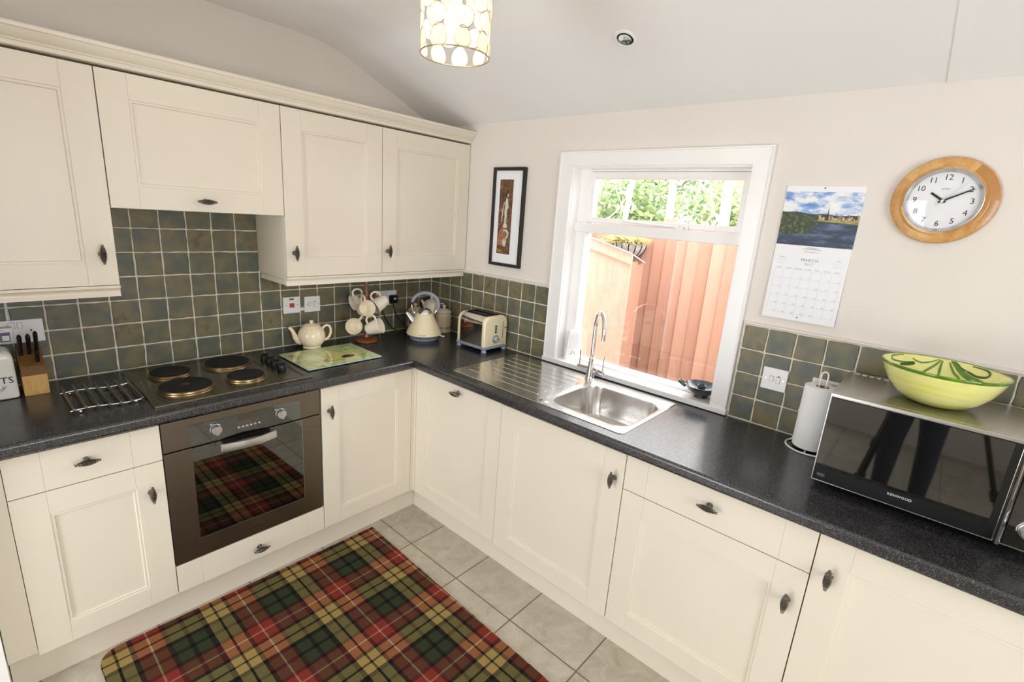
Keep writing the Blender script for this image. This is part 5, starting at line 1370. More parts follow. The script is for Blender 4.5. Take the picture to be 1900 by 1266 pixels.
# ------------------------------------------------------------------ things hung on the window wall
# framed print
pf = thing('framed_print', 'tall narrow print of a pale statue in a thin black frame', 'picture', (0, -0.646, 1.646))
py0, py1, pz0, pz1 = -0.7605, -0.5285, 1.3795, 1.9125; fw = 0.017
b = MB()
b.box(-0.020, 0.0, py0, py0 + fw, pz0, pz1, 0.001).box(-0.020, 0.0, py1 - fw, py1, pz0, pz1, 0.001).box(-0.020, 0.0, py0 + fw, py1 - fw, pz0, pz0 + fw, 0.001).box(-0.020, 0.0, py0 + fw, py1 - fw, pz1 - fw, pz1, 0.001)
b.build('frame', M['blackwood'], pf)
MB().box(-0.010, -0.002, py0 + fw - 0.001, py1 - fw + 0.001, pz0 + fw - 0.001, pz1 - fw + 0.001).build('mount', M['paper'], pf)
def PB(u, v): return (-0.0112, py1 - 0.060 - 0.098 * u - 0.0005 + 0.0105, 1.4475 + 0.402 * v)
b = MB()
def flat(pts, mat, lift):
    b.poly([(PB(u, v)[0] - lift, PB(u, v)[1], PB(u, v)[2]) for u, v in pts], (0.0006, 0, 0), mat)
flat([(0, 0), (1, 0), (1, 1), (0, 1)], 0, 0.0)
flat([(0.0, 0.12), (0.62, 0.10), (0.60, 0.34), (0.28, 0.36), (0.12, 0.30)], 2, 0.0002)
def blob(cx, cy, rx, ry, mat, lift, n=18, jag=0.12, rot=0.0):
    P = []
    for k in range(n):
        a = 2 * PI * k / n; s = 1 + random.uniform(-jag, jag)
        x, y = rx * s * math.cos(a), ry * s * math.sin(a)
        P.append((cx + x * math.cos(rot) - y * math.sin(rot), cy + x * math.sin(rot) + y * math.cos(rot)))
    flat(P, mat, lift)
flat([(0.40, 0.36), (0.70, 0.36), (0.72, 0.39), (0.62, 0.42), (0.66, 0.60), (0.72, 0.63), (0.70, 0.70), (0.62, 0.76), (0.54, 0.76), (0.46, 0.68), (0.44, 0.58), (0.48, 0.50), (0.46, 0.42), (0.36, 0.39)], 1, 0.0004)
blob(0.60, 0.795, 0.10, 0.020, 1, 0.0004); blob(0.52, 0.800, 0.08, 0.026, 3, 0.0006)
flat([(0.22, 0.44), (0.28, 0.44), (0.36, 0.62), (0.44, 0.70), (0.38, 0.70), (0.28, 0.60)], 1, 0.0003)
flat([(0.40, 0.33), (0.70, 0.34), (0.86, 0.30), (0.84, 0.25), (0.62, 0.18), (0.60, 0.21), (0.74, 0.27), (0.60, 0.315), (0.44, 0.315)], 1, 0.0004)
blob(0.56, 0.15, 0.16, 0.05, 1, 0.0005, jag=0.3)
for u, v in ((0.10, 0.055), (0.20, 0.040), (0.30, 0.035), (0.16, 0.03)): blob(u, v, 0.04, 0.009, 4, 0.0006, 8)
b.build('print', [M['art_brown'], M['art_pale'], M['art_rust'], M['blackwood'], M['art_mark']], pf)

# wall calendar
cal = thing('calendar', 'white wall calendar open at March with a river town photograph', 'calendar', (0, -2.142, 1.6))
cy0, cy1 = -2.2635, -2.0205
MB().box(-0.0045, 0.0, cy0, cy1, 1.5975, 1.8400, 0.0006).build('picture_page', M['paper'], cal)
b = MB(); b.poly([(-0.0048, cy1, 1.5985), (-0.0014, cy1, 1.5985), (-0.0050, cy1, 1.3535), (-0.0110, cy1, 1.3535)], (0, cy0 - cy1, 0), bev=0.0004)
b.build('month_page', M['paper'], cal)
def CB(u, v, l): return (-0.0046 - l, cy1 + (cy0 - cy1) * u, 1.6300 + 0.1895 * v)
b = MB()
def cflat(pts, mat, lift): b.poly([CB(u, v, lift) for u, v in pts], (0.0003, 0, 0), mat)
cflat([(0, 0.5), (1, 0.5), (1, 1), (0, 1)], 0, 0.0001)
cflat([(0, 0), (1, 0), (1, 0.56), (0, 0.56)], 3, 0.0002)
hills = [(0, 0.40), (1, 0.46)] + [(1 - k / 20, 0.585 + 0.03 * math.sin(k * 0.9) * 0.4 + 0.05 * (k / 20) ** 2) for k in range(21)]
cflat(hills, 2, 0.0004)
town = [(0.50, 0.49), (1.0, 0.475)]
x = 1.0
while x > 0.52:
    h = 0.545 + random.uniform(-0.02, 0.035); w = random.uniform(0.02, 0.045)
    town += [(x, h), (x - w * 0.5, h + random.choice((0, 0.018, 0.03))), (x - w, h)]; x -= w
cflat(town, 4, 0.0006)
cflat([(0.45, 0.475), (1, 0.440), (1, 0.475), (0.5, 0.495)], 5, 0.0007)
cflat([(0.575, 0.49), (0.625, 0.49), (0.622, 0.58), (0.612, 0.60), (0.603, 0.74), (0.594, 0.60), (0.580, 0.58)], 6, 0.0009)
for px_ in (0.71, 0.86, 0.97): cflat([(px_ - 0.008, 0.55), (px_ + 0.008, 0.55), (px_, 0.635)], 6, 0.0009)
tr_pts = [(0, 0.24), (0.10, 0.18), (0.22, 0.21), (0.34, 0.22), (0.44, 0.26), (0.46, 0.36), (0.50, 0.44), (0.46, 0.50), (0.40, 0.52), (0.36, 0.57), (0.30, 0.58), (0.26, 0.53), (0.20, 0.55), (0.13, 0.56), (0.08, 0.60), (0, 0.62)]
cflat(tr_pts, 1, 0.0010)
for cx_, cy_, r in ((0.2, 0.40, 0.10), (0.36, 0.46, 0.075), (0.08, 0.30, 0.06), (0.30, 0.33, 0.08), (0.06, 0.48, 0.055)):
    lift_ = 0.0011 + 0.0002 * cx_ * 5 + 0.0001 * cy_
    cflat([(cx_ + r * (1 + 0.15 * math.sin(5 * a + cx_ * 30)) * math.cos(a), cy_ + r * 1.2 * (1 + 0.15 * math.cos(4 * a)) * math.sin(a)) for a in [2 * PI * k / 20 for k in range(20)] if cx_ + r * 1.15 * math.cos(a) > 0], 1, lift_)
b.build('river_photograph', [M['print_sky'], M['print_tree'], M['print_hill'], M['print_river'], M['print_town'], M['print_bank'], M['print_spire']], cal)
b = MB()
for k, (w, z) in enumerate(((0.034, 1.6235), (0.060, 1.6185))):
    n = 9 + 6 * k
    for i in range(n): b.box(-0.0052, -0.0042, -2.142 + w / 2 - w * (i + 0.75) / n, -2.142 + w / 2 - w * i / n, z - 0.0009, z + 0.0009)
sg = [(-0.0050, -2.142 + 0.022 - 0.044 * k / 30, 1.6085 + 0.0035 * math.sin(k * 1.7) * (0.5 + 0.5 * math.cos(k * 0.37))) for k in range(31)]
b.tube(sg, 0.0004, 5)
b.build('caption', M['greyink'], cal)
def on_page(y, z):
    """point and frame on the tilted month page"""
    f = (1.5985 - z) / (1.5985 - 1.3535); x = -0.0048 - 0.0062 * f - 0.0003
    tl = math.atan2(0.0062, 0.245)
    up = Vector((math.sin(tl), 0, math.cos(tl)))
    ex = Vector((0, -1, 0)); return frame((x, y, z), ex, up, ex.cross(up))
b = MB()
b.text('MARCH', 0.0150, on_page(-2.142, 1.5785), ext=0.0002, sp=1.15)
b.build('month_title', M['greyink'], cal)
b = MB()
b.text('2017', 0.0125, on_page(-2.142, 1.5645), ext=0.0002, sp=1.2)
b.text('February', 0.0058, on_page(cy1 - 0.030, 1.5850), ext=0.0002); b.text('April', 0.0058, on_page(cy0 + 0.030, 1.5850), ext=0.0002)
for k, dname in enumerate(('Monday', 'Tuesday', 'Wednesday', 'Thursday', 'Friday', 'Saturday', 'Sunday')):
    b.text(dname, 0.0056, on_page(cy1 - 0.0125 - 0.0312 * (k + 0.5), 1.5455), ext=0.0002)
for d in range(1, 32):
    s = d + 1; col, row = s % 7, s // 7
    b.text(str(d), 0.0068, on_page(cy1 - 0.0125 - 0.0312 * (col + 0.80), 1.5375 - 0.0325 * row - 0.0270), ext=0.0002)
b.build('dates', plain('mid_grey_printing_ink', lin(160, 160, 168), 0.7, var=0.05), cal)
b = MB()
for k in range(8):
    y = cy1 - 0.0125 - 0.0312 * k
    b.box(-0.0004, 0.0004, -0.170 / 2, 0.170 / 2, 0, 0.0002, M4=on_page(y, 1.5400 - 0.0850))
for k in range(6): b.box(-0.109, 0.109, -0.0004, 0.0004, 0, 0.0002, M4=on_page(-2.142, 1.5400 - 0.0325 * k))
for cc in (cy1 - 0.030, cy0 + 0.030):
    for i in range(5):
        for j in range(7): b.box(-0.0010, 0.0010, -0.0008, 0.0008, 0, 0.0002, M4=on_page(cc + 0.0135 - 0.0045 * j, 1.5790 - 0.0045 * i))
b.build('date_grid', M['paleink'], cal)
b = MB(); b.cyl((-0.0040, -2.142, 1.8325), (-0.0085, -2.142, 1.8325), 0.0020, seg=12); b.build('pin', M['blackmat'], cal)
b = MB(); b.cyl((-0.0105, -2.142, 1.3665), (-0.0112, -2.142, 1.3665), 0.0022, seg=12); b.build('punched_hole', M['blackmat'], cal)

# round clock
ck = thing('wall_clock', 'round oak wall clock with a white dial showing ten past ten', 'clock', (0, -2.4665, 1.800))
CKM = frame((-0.0005, -2.4665, 1.800), (0, -1, 0), (0, 0, 1), (-1, 0, 0))
b = MB()
for k in range(8):
    b.lathe([(0.094, 0.001), (0.126, 0.001), (0.1300, 0.006), (0.1300, 0.013), (0.1275, 0.018), (0.119, 0.022), (0.108, 0.0245), (0.1045, 0.0255), (0.1000, 0.0300), (0.0955, 0.0310), (0.0945, 0.028), (0.094, 0.001)], seg=10, M4=CKM, arc=(2 * PI * (k + 0.28) / 8, 2 * PI * (k + 1.28) / 8))
b.build('wooden_rim', M['oak'], ck, smooth=30)
b = MB(); b.lathe([(0.0850, 0.018), (0.0900, 0.026), (0.0935, 0.031), (0.0950, 0.0305), (0.0945, 0.02)], seg=72, M4=CKM); b.build('bezel', M['alu'], ck, smooth=60)
b = MB(); b.lathe([(0, 0.012), (0.090, 0.012), (0.090, 0.016), (0, 0.0162)], seg=64, M4=CKM); dial = b.build('dial', M['paper'], ck)
b = MB()
for h in range(1, 13):
    a = PI / 2 - 2 * PI * h / 12
    b.text(str(h), 0.0235, CKM @ Matrix.Translation((0.0690 * math.cos(a), 0.0690 * math.sin(a), 0.0165)), ext=0.0002, sp=0.95)
b.build('numerals', M['ink'], dial)
b = MB(); b.text('acctim', 0.0080, CKM @ Matrix.Translation((0, 0.036, 0.0165)), ext=0.0002); b.build('maker_mark', M['greyink'], dial)
def hand(name, ang, L, w0, w1, tail, z, mat):
    d = math.radians(90 - ang); ux, uy = math.cos(d), math.sin(d)
    P = [(-tail, w0), (L * 0.95, w1), (L, 0), (L * 0.95, -w1), (-tail, -w0)]
    b = MB(); b.poly([(x * ux - y * uy, x * uy + y * ux, z) for x, y in P], (0, 0, 0.0008), M4=CKM); return b.build(name, mat, ck)
hand('hour_hand', 305, 0.040, 0.0034, 0.0030, 0.008, 0.0185, M['blackmat']); hand('minute_hand', 61.5, 0.078, 0.0028, 0.0016, 0.012, 0.0205, M['blackmat']); hand('second_hand', 41, 0.070, 0.0007, 0.0005, 0.022, 0.0222, M['alu'])
b = MB(); b.lathe([(0, 0.017), (0.0042, 0.017), (0.0042, 0.0235), (0, 0.024)], seg=20, M4=CKM); b.build('hub', M['alu'], ck)
b = MB(); b.lathe([(0.0895, 0.0255), (0.07, 0.0285), (0.04, 0.0305), (0, 0.0312)], seg=48, M4=CKM); b.build('cover_glass', M['glass'], ck, smooth=80)

# ------------------------------------------------------------------ ceiling fittings
dx, dz = 0.927, 0.375          # the slope of the ceiling: inwards and up
sl = Vector((-0.927, 0, 0.375)); sn = Vector((-0.375, 0, -0.927))
DL = frame((-0.3845, -1.4935, 2.146 + 0.3965 * 0.3845 - 0.0008), sl.cross(sn) * 1.0, sl, sn)
dl = thing('downlight', 'small round recessed downlight in the sloping ceiling', 'downlight', M4=DL)
b = MB(); b.lathe([(0.0300, -0.002), (0.0425, 0.0), (0.0430, 0.0015), (0.0400, 0.0045), (0.0330, 0.0052), (0.0300, 0.0030), (0.0300, -0.002)], seg=48, M4=DL); b.build('trim_ring', M['gloss'], dl, smooth=60)
b = MB(); b.lathe([(0.0305, 0.0040), (0.0305, 0.0010), (0.0240, 0.0006), (0.0235, 0.0030)], seg=40, M4=DL); b.build('retaining_ring', M['blackmat'], dl)
b = MB(); b.lathe([(0, 0.0004), (0.008, 0.0006), (0.016, 0.0016), (0.0238, 0.0030)], seg=40, M4=DL, ridge=lambda a, z: 1 + 0.02 * math.cos(16 * a)); b.sphere((0, 0, 0.0012), 0.006, (1, 1, 0.5), 16, M4=DL)
b.build('reflector_lamp', plain('greenish_reflector_glass', (0.62, 0.68, 0.64), 0.12, 1.0, var=0.1, nscale=200), dl)

pe = thing('pendant_light', 'lit pendant lamp with a drum shade of pale capiz shells', 'pendant lamp', (-1.13, -1.44, ZC))
PX, PY, PR, PZ0, PZ1 = -1.1305, -1.4395, 0.0895, 2.056, 2.262
b = MB(); b.lathe([(0, ZC - 0.001), (0.045, ZC - 0.001), (0.043, ZC - 0.012), (0.012, ZC - 0.022), (0, ZC - 0.022)], (PX, PY, 0), 28); b.build('ceiling_rose', M['gloss'], pe)
MB().tube([(PX, PY, ZC - 0.02), (PX, PY, 2.245)], 0.003, 8).build('cord', M['white_wire'], pe)
b = MB(); b.lathe([(0, 2.250), (0.013, 2.250), (0.018, 2.235), (0.018, 2.195), (0.015, 2.188), (0, 2.188)], (PX, PY, 0), 24); b.build('lamp_holder', M['gloss'], pe)
b = MB(); b.lathe([(0, 2.108), (0.015, 2.110), (0.025, 2.118), (0.030, 2.132), (0.029, 2.146), (0.021, 2.164), (0.014, 2.178), (0.013, 2.187)], (PX, PY, 0), 28); b.build('bulb', M['bulb'], pe, smooth=80)
def cyl_pt(a, z, dr=0.0): return (PX + (PR + dr) * math.cos(a), PY + (PR + dr) * math.sin(a), z)
shells = MB(); wires = MB()
for z in (PZ0, PZ1):
    wires.tube([cyl_pt(2 * PI * k / 56, z) for k in range(56)], 0.0016, 8, closed=True)
for k in range(3): 
    a = 2 * PI * k / 3; wires.tube([cyl_pt(a, PZ1), (PX + 0.018 * math.cos(a), PY + 0.018 * math.sin(a), 2.240)], 0.0012, 6)
rng = random.Random(5)
rows = [(PZ0 + 0.0235, 9, 0.0, 0.045, 0.052), (PZ0 + 0.068, 8, 0.35, 0.050, 0.052), (PZ0 + 0.112, 8, 0.0, 0.050, 0.052), (PZ0 + 0.153, 8, 0.4, 0.050, 0.050), (PZ0 + 0.187, 9, 0.1, 0.044, 0.040)]
for ri, (zc, n, ph, wd, ht) in enumerate(rows):
    for k in range(n):
        a0 = 2 * PI * (k + ph) / n
        rot = (0 if ri in (0, 4) else rng.choice((-1.0, 0.9, 0.25, -0.35, 0.6)) + rng.uniform(-0.2, 0.2)) + (PI if (k + ri) % 2 and ri not in (0,) else 0)
        s = rng.uniform(0.92, 1.05)
        out = []
        for j in range(24):
            t = 2 * PI * j / 24
            u = 0.5 * wd * s * math.sin(t) * (1 - 0.28 * math.cos(t)); w = 0.5 * ht * s * math.cos(t)
            uu, ww = u * math.cos(rot) - w * math.sin(rot), u * math.sin(rot) + w * math.cos(rot)
            zz = min(max(zc + ww, PZ0 + 0.001), PZ1 - 0.001)
            out.append((uu / PR, zz))
        tb = bmesh.new(); cv_ = tb.verts.new(cyl_pt(a0, zc, 0.0018)); R1 = [tb.verts.new(cyl_pt(a0 + q * 0.55, zc + (z - zc) * 0.55, 0.0012)) for q, z in out]; R2 = [tb.verts.new(cyl_pt(a0 + q, z)) for q, z in out]
        for j in range(24):
            tb.faces.new((cv_, R1[j], R1[(j + 1) % 24])); tb.faces.new((R1[j], R2[j], R2[(j + 1) % 24], R1[(j + 1) % 24]))
        bmesh.ops.solidify(tb, geom=tb.faces[:], thickness=0.0006)
        shells._add(tb)
        wires.tube([cyl_pt(a0 + q, z, 0.0004) for q, z in out], 0.0008, 6, closed=True)
        cur = [cyl_pt(a0 + (0.5 * wd * 0.30 * math.sin(v * 2.4) * math.cos(rot)) / PR, zc + (v - 0.5) * ht * 0.8 * math.cos(rot), 0.0028) for v in [i / 12 for i in range(13)]]
        if ri: wires.tube(cur, 0.0004, 5)
shells.build('shade', M['shell'], pe, smooth=70)
wires.build('shade_wires', M['gold_wire'], pe)

# ------------------------------------------------------------------ rug
rug_o = Matrix.Translation((-0.929, -0.602, 0.0))
b = MB()
cor = [(-1.9365, -0.5210), (-0.8010, -0.5400), (-0.8420, -1.892), (-1.925, -1.912)]
def rug_loop(ins, z):
    P = []; c = Vector((sum(p[0] for p in cor) / 4, sum(p[1] for p in cor) / 4))
    for i in range(4):
        p0, p1, p2 = Vector(cor[i - 1]), Vector(cor[i]), Vector(cor[(i + 1) % 4])
        r = 0.075 if i == 0 else (0.004 if i == 1 else 0.05)
        a = p1 + (p0 - p1).normalized() * r; d = p1 + (p2 - p1).normalized() * r
        for k in range(9):
            t = k / 8; P.append((1 - t) ** 2 * a + 2 * t * (1 - t) * p1 + t * t * d)
        n = 60
        nx = Vector(cor[(i + 1) % 4]) + (p1 - p2).normalized() * (0.004 if (i + 1) % 4 == 1 else 0.05)
        for k in range(1, n):
            q = d + (nx - d) * k / n
            nr = Vector(((nx - d).y, -(nx - d).x)).normalized()
            P.append(q + nr * noise.noise(Vector((q.x * 40, q.y * 40, i))) * (0.0030 if i in (1, 3) else 0.0015))
    return [((p + (c - p).normalized() * ins).x, (p + (c - p).normalized() * ins).y, z) for p in P]
b.loft([rug_loop(0.0, 0.0008), rug_loop(-0.001, 0.005), rug_loop(0.0015, 0.0085), rug_loop(0.006, 0.0095)])
tag(b.build('rug', M['tartan'], local=rug_o), 'tartan wool rug in green, rust and mustard on the tiled floor', 'rug')

# ------------------------------------------------------------------ outside the window
struct('ground', MB().box(0.2, 14.0, -9.0, 11.0, -0.15, -0.10), M['soil'])
# store shed with a pent roof
sh = thing('garden_shed', 'orange stained wooden garden store close outside the window', 'shed', (1.16, -0.1, -0.10))
SX, SX2, SY = 0.93, 1.13, -0.935
rz_ = lambda y: 1.4640 + 0.240 * (y - SY)
b = MB()
pts = [(SX, SY, -0.1), (SX, 0.9, -0.1), (SX, 0.9, rz_(0.9)), (SX, SY, rz_(SY))]
b.poly(pts, (0.018, 0, 0)); b.build('front_panel', M['shed'], sh)
b = MB()
for k in range(2):
    x = SX + 0.022 + 0.092 * k; b.box(x, x + 0.086, SY + 0.004 + 0.004 * (k % 2), SY + 0.022 + 0.004 * (k % 2), -0.1, rz_(SY) - 0.02 - 0.25 * (x + 0.086 - SX), 0.001)
b.build('side_boards', M['fence'], sh)
b = MB(); b.box(SX + 0.02, SX2, SY + 0.03, SY + 0.05, -0.1, rz_(SY) - 0.09); b.box(SX + 0.02, SX2, 0.88, 0.9, -0.1, 1.6); b.box(SX2 - 0.02, SX2, SY + 0.05, 0.88, -0.1, 1.25); b.build('carcass', M['shed'], sh)
b = MB(); b.poly([(SX - 0.022, SY - 0.012, rz_(SY - 0.012) + 0.010), (SX - 0.022, 0.92, rz_(0.92) + 0.010), (SX - 0.022, 0.92, rz_(0.92) - 0.085), (SX - 0.022, SY - 0.012, rz_(SY - 0.012) - 0.062)], (0.020, 0, 0), bev=0.0015)
b.build('fascia', M['shed'], sh)
b = MB(); b.poly([(SX - 0.04, SY - 0.012, rz_(SY - 0.012) + 0.012), (SX - 0.04, 0.94, rz_(0.94) + 0.012), (SX - 0.04, 0.94, rz_(0.94) + 0.020), (SX - 0.04, SY - 0.012, rz_(SY - 0.012) + 0.020)], (SX2 - SX + 0.02, 0, -0.07))
b.build('felt_roof', M['felt'], sh)
# fence of overlapping upright boards
fe = thing('garden_fence', 'tall orange stained board fence outside the window', 'fence', (1.55, -1.0, -0.10))
b = MB(); FX = 1.52; y = -5.2; k = 0
while y < 3.6:
    w = 0.104 + random.uniform(-0.012, 0.012); o = random.uniform(-0.002, 0.002)
    b.poly([(FX + 0.002 + o, y, -0.1), (FX + 0.014 + o, y, -0.1), (FX + 0.012 + o, y + w, -0.1), (FX - 0.014 + o, y + w, -0.1)], (0, 0, 1.78 + random.uniform(-0.008, 0.008)), bev=0.001, seg=1)
    y += w - 0.014; k += 1
b.build('upright_boards', M['fence'], fe)
for z in (0.2, 0.8, 1.4): MB().box(FX + 0.0165, FX + 0.06, -5.2, 3.6, z, z + 0.075).build('rail', M['fence'], fe)
for y in (-4.5, -2.7, -0.9, 0.9, 2.7): MB().box(FX + 0.0165, FX + 0.11, y - 0.05, y + 0.05, -0.1, 1.72).build('post', M['fence'], fe)
# half basket of dry grass over the shed roof
hb_ = thing('hanging_basket', 'wicker half basket of straw coloured grass on the fence above the shed', 'hanging basket', (1.43, -0.86, 1.45))
bcx2, bcy2, bcz2, br = 1.485, -0.615, 1.525, 0.140
def bpt(a, e): return (bcx2 - br * math.cos(e) * math.sin(a) * 0.95, bcy2 + br * math.cos(e) * math.cos(a), bcz2 - br * 0.92 * math.sin(e))
b = MB()
b.loft([[bpt(PI * k / 20, e) for k in range(21)] for e in (0, 0.3, 0.6, 0.9, 1.2, 1.5)], cap0=False, cap1=False, closed=False)
b.build('liner', M['wicker'], hb_, smooth=60)
for k in range(9):
    a = PI * k / 8; MB().tube([bpt(a, e) for e in [1.55 * i / 10 for i in range(11)]], 0.0045, 6).build('wire', M['blackmat'], hb_)
MB().tube([bpt(PI * k / 20, 0) for k in range(21)], 0.006, 6).build('rim', M['blackmat'], hb_)
def blades(mb, n, f):
    t = bmesh.new()
    for _ in range(n):
        p, d, w = f(); p = Vector(p); d = Vector(d); s = d.cross(Vector((random.random() - .5, random.random() - .5, random.random() - .5))).normalized() * w
        v = [t.verts.new(p - s), t.verts.new(p + s), t.verts.new(p + d * 0.6 + s * 0.7), t.verts.new(p + d + Vector((0, 0, -0.25 * d.length))), t.verts.new(p + d * 0.6 - s * 0.7)]
        t.faces.new(v)
    mb._add(t); return mb
def fb():
    a = random.uniform(0, PI); r = random.uniform(0.1, 1) * br
    return ((bcx2 - r * math.sin(a) * 0.9, bcy2 + r * math.cos(a), bcz2 - 0.01), (random.uniform(-0.10, 0.01), random.uniform(-0.13, 0.15), random.uniform(0.0, 0.09)), 0.003)
o = blades(MB(), 900, fb).build('grass', M['straw'], hb_); o['kind'] = 'stuff'

def leaf_cloud(mb, n, centre, size, lsz):
    t = bmesh.new(); c = Vector(centre)
    for _ in range(n):
        q = Vector((random.gauss(0, 0.45), random.gauss(0, 0.45), random.gauss(0, 0.45)))
        p = c + Vector((q.x * size[0], q.y * size[1], q.z * size[2]))
        u = Vector((random.gauss(0, 1), random.gauss(0, 1), random.gauss(0, 0.6))).normalized(); w = u.cross(Vector((random.gauss(0, 1), random.gauss(0, 1), random.gauss(0, 1)))).normalized()
        L = lsz * random.uniform(0.6, 1.3)
        t.faces.new([t.verts.new(p - u * L), t.verts.new(p + w * L * 0.42), t.verts.new(p + u * L), t.verts.new(p - w * L * 0.42)])
    mb._add(t)
def tree(x, y, h, lean, r, label, leafmat, clouds, name='tree', nb=7):
    t = thing(name, label, 'tree', (x, y, -0.10), 'trees beyond the fence')
    b = MB(); P = [(x + lean[0] * f + 0.05 * math.sin(5 * f + x), y + lean[1] * f + 0.06 * math.sin(4 * f + y * 3), -0.1 + h * f) for f in [i / 10 for i in range(11)]]
    b.tube(P, [r * (1 - 0.6 * i / 10) for i in range(11)], 10); b.build('trunk', M['bark'], t, smooth=70)
    rg = random.Random(int(x * 100 + y * 37))
    for k in range(nb):
        i = rg.randint(3, 8); p = Vector(P[i]); d = Vector((rg.uniform(-0.4, 0.4), rg.uniform(-1, 1), rg.uniform(0.3, 1.0))).normalized(); L = rg.uniform(0.5, 1.1)
        Q = [p + d * L * f + Vector((0, 0.10 * math.sin(6 * f + k), 0.15 * f * f)) for f in [j / 6 for j in range(7)]]
        MB().tube(Q, [r * 0.32 * (1 - 0.75 * j / 6) for j in range(7)], 7).build('branch', M['bark'], t, smooth=70)
    b = MB()
    for c, sz, n, ls in clouds: leaf_cloud(b, n, c, sz, ls)
    b.build('foliage', leafmat, t)
tree(3.25, 0.92, 4.6, (0.0, 0.05), 0.055, 'pale thin tree trunk beyond the fence, under the hinge side of the window top', M['leaf'], [((3.3, 0.9, 2.6), (0.5, 0.5, 0.6), 260, 0.035)], nb=8)
tree(3.7, 0.78, 4.8, (0.1, -0.12), 0.045, 'pale leaning tree beyond the fence, close beside the thinnest trunk', M['leaf'], [((3.7, 0.6, 2.9), (0.5, 0.5, 0.5), 240, 0.035)], nb=7)
tree(3.1, -0.26, 4.4, (0.1, 0.10), 0.060, 'pale forked tree beyond the fence, seen through the middle of the top pane', M['leaf'], [((3.2, -0.2, 2.6), (0.4, 0.5, 0.5), 220, 0.035)], nb=9)
tree(3.4, -0.62, 4.8, (0.0, -0.05), 0.070, 'thick pale tree trunk beyond the fence, nearest the calendar side of the pane', M['leaf_warm'], [((3.5, -0.75, 2.2), (0.4, 0.35, 0.5), 420, 0.035)], nb=9)
tree(4.6, -0.32, 5.2, (0.0, 0.1), 0.060, 'far pale trunk standing among the shrubs beyond the fence', M['leaf'], [((4.6, -0.3, 2.6), (0.5, 0.6, 0.6), 300, 0.04)], nb=7)
for (x, y, z, sx, sy, sz, n, m_, lab) in ((4.9, 1.35, 1.75, 0.55, 0.95, 0.85, 3600, 'leaf', 'bright green leafy shrub behind the pale trunks beyond the fence'),
                                       (5.6, 2.9, 1.9, 0.6, 0.9, 0.9, 2600, 'leaf_dark', 'dark evergreen shrub beyond the fence on the side nearer the shed'),
                                       (5.0, -0.30, 1.75, 0.55, 0.85, 0.8, 2600, 'leaf', 'loose green shrub beyond the fence behind the thick pale trunk'),
                                       (6.4, 1.5, 2.5, 0.5, 1.5, 0.7, 2600, 'leaf_dark', 'tall dark evergreen shrub at the very back of the garden'),
                                       (5.2, -1.8, 1.8, 0.5, 0.9, 0.8, 1500, 'leaf_warm', 'yellowish shrub beyond the fence on the side nearer the calendar')):
    t = thing('garden_shrub', lab, 'shrub', (x, y, -0.10), 'shrubs beyond the fence')
    b = MB(); leaf_cloud(b, n, (x, y, z), (sx, sy, sz), 0.062); b.build('foliage', M[m_], t)
    for k in range(4):
        a = 1.57 * k + x; MB().tube([(x, y, -0.1), (x + 0.15 * math.cos(a), y + 0.2 * math.sin(a), z * 0.6), (x + 0.3 * math.cos(a), y + 0.4 * math.sin(a), z + 0.3)], [0.03, 0.022, 0.01], 7).build('stem', M['bark'], t)

# ------------------------------------------------------------------ photographer and tripod, seen as a reflection in the microwave door
FW = Vector(CR[2]); RT = Vector(CR[0]); UP = Vector(CR[1]); C0 = Vector(CC)
cmr = thing('camera', 'black camera on the tripod, pointing at the kitchen corner', 'camera', tuple(C0 - FW * 0.10))
CAM4 = frame(C0 - FW * 0.012, RT, UP, -FW)
b = MB(); b.box(-0.066, 0.066, -0.048, 0.040, 0.075, 0.125, 0.010, M4=CAM4); b.box(-0.028, 0.028, 0.036, 0.064, 0.072, 0.115, 0.010, M4=CAM4); b.build('body', M['blackmat'], cmr)
b = MB(); b.lathe([(0.034, 0.0), (0.037, 0.002), (0.037, 0.030), (0.033, 0.034), (0.033, 0.075), (0, 0.075), (0, 0.03), (0.028, 0.012), (0.034, 0.0)], seg=32, M4=CAM4); b.build('lens', M['black'], cmr)
head = C0 - FW * 0.10 - UP * 0.048
head = head - UP * 0.0005
tri = thing('tripod', 'black camera tripod with clamped legs standing on the floor tiles', 'tripod', (head.x, head.y, 0))
apex = Vector((head.x, head.y, head.z - 0.16))
b = MB(); b.cyl(apex + Vector((0, 0, -0.30)), apex + Vector((0, 0, 0.06)), 0.013, seg=16); b.sphere(apex + Vector((0, 0, 0.085)), 0.030, seg=18); b.cyl(apex + Vector((0, 0, 0.09)), head - UP * 0.012, 0.018, seg=16); b.box(-0.03, 0.03, -0.012, 0.0, -0.03, 0.03, 0.003, M4=frame(head, RT, UP, -FW)); b.build('head', M['blackmat'], tri)
b = MB(); b.cyl(apex + Vector((0, 0, -0.05)), apex + Vector((0, 0, 0.01)), 0.038, seg=20); b.build('crown', M['blackmat'], tri)
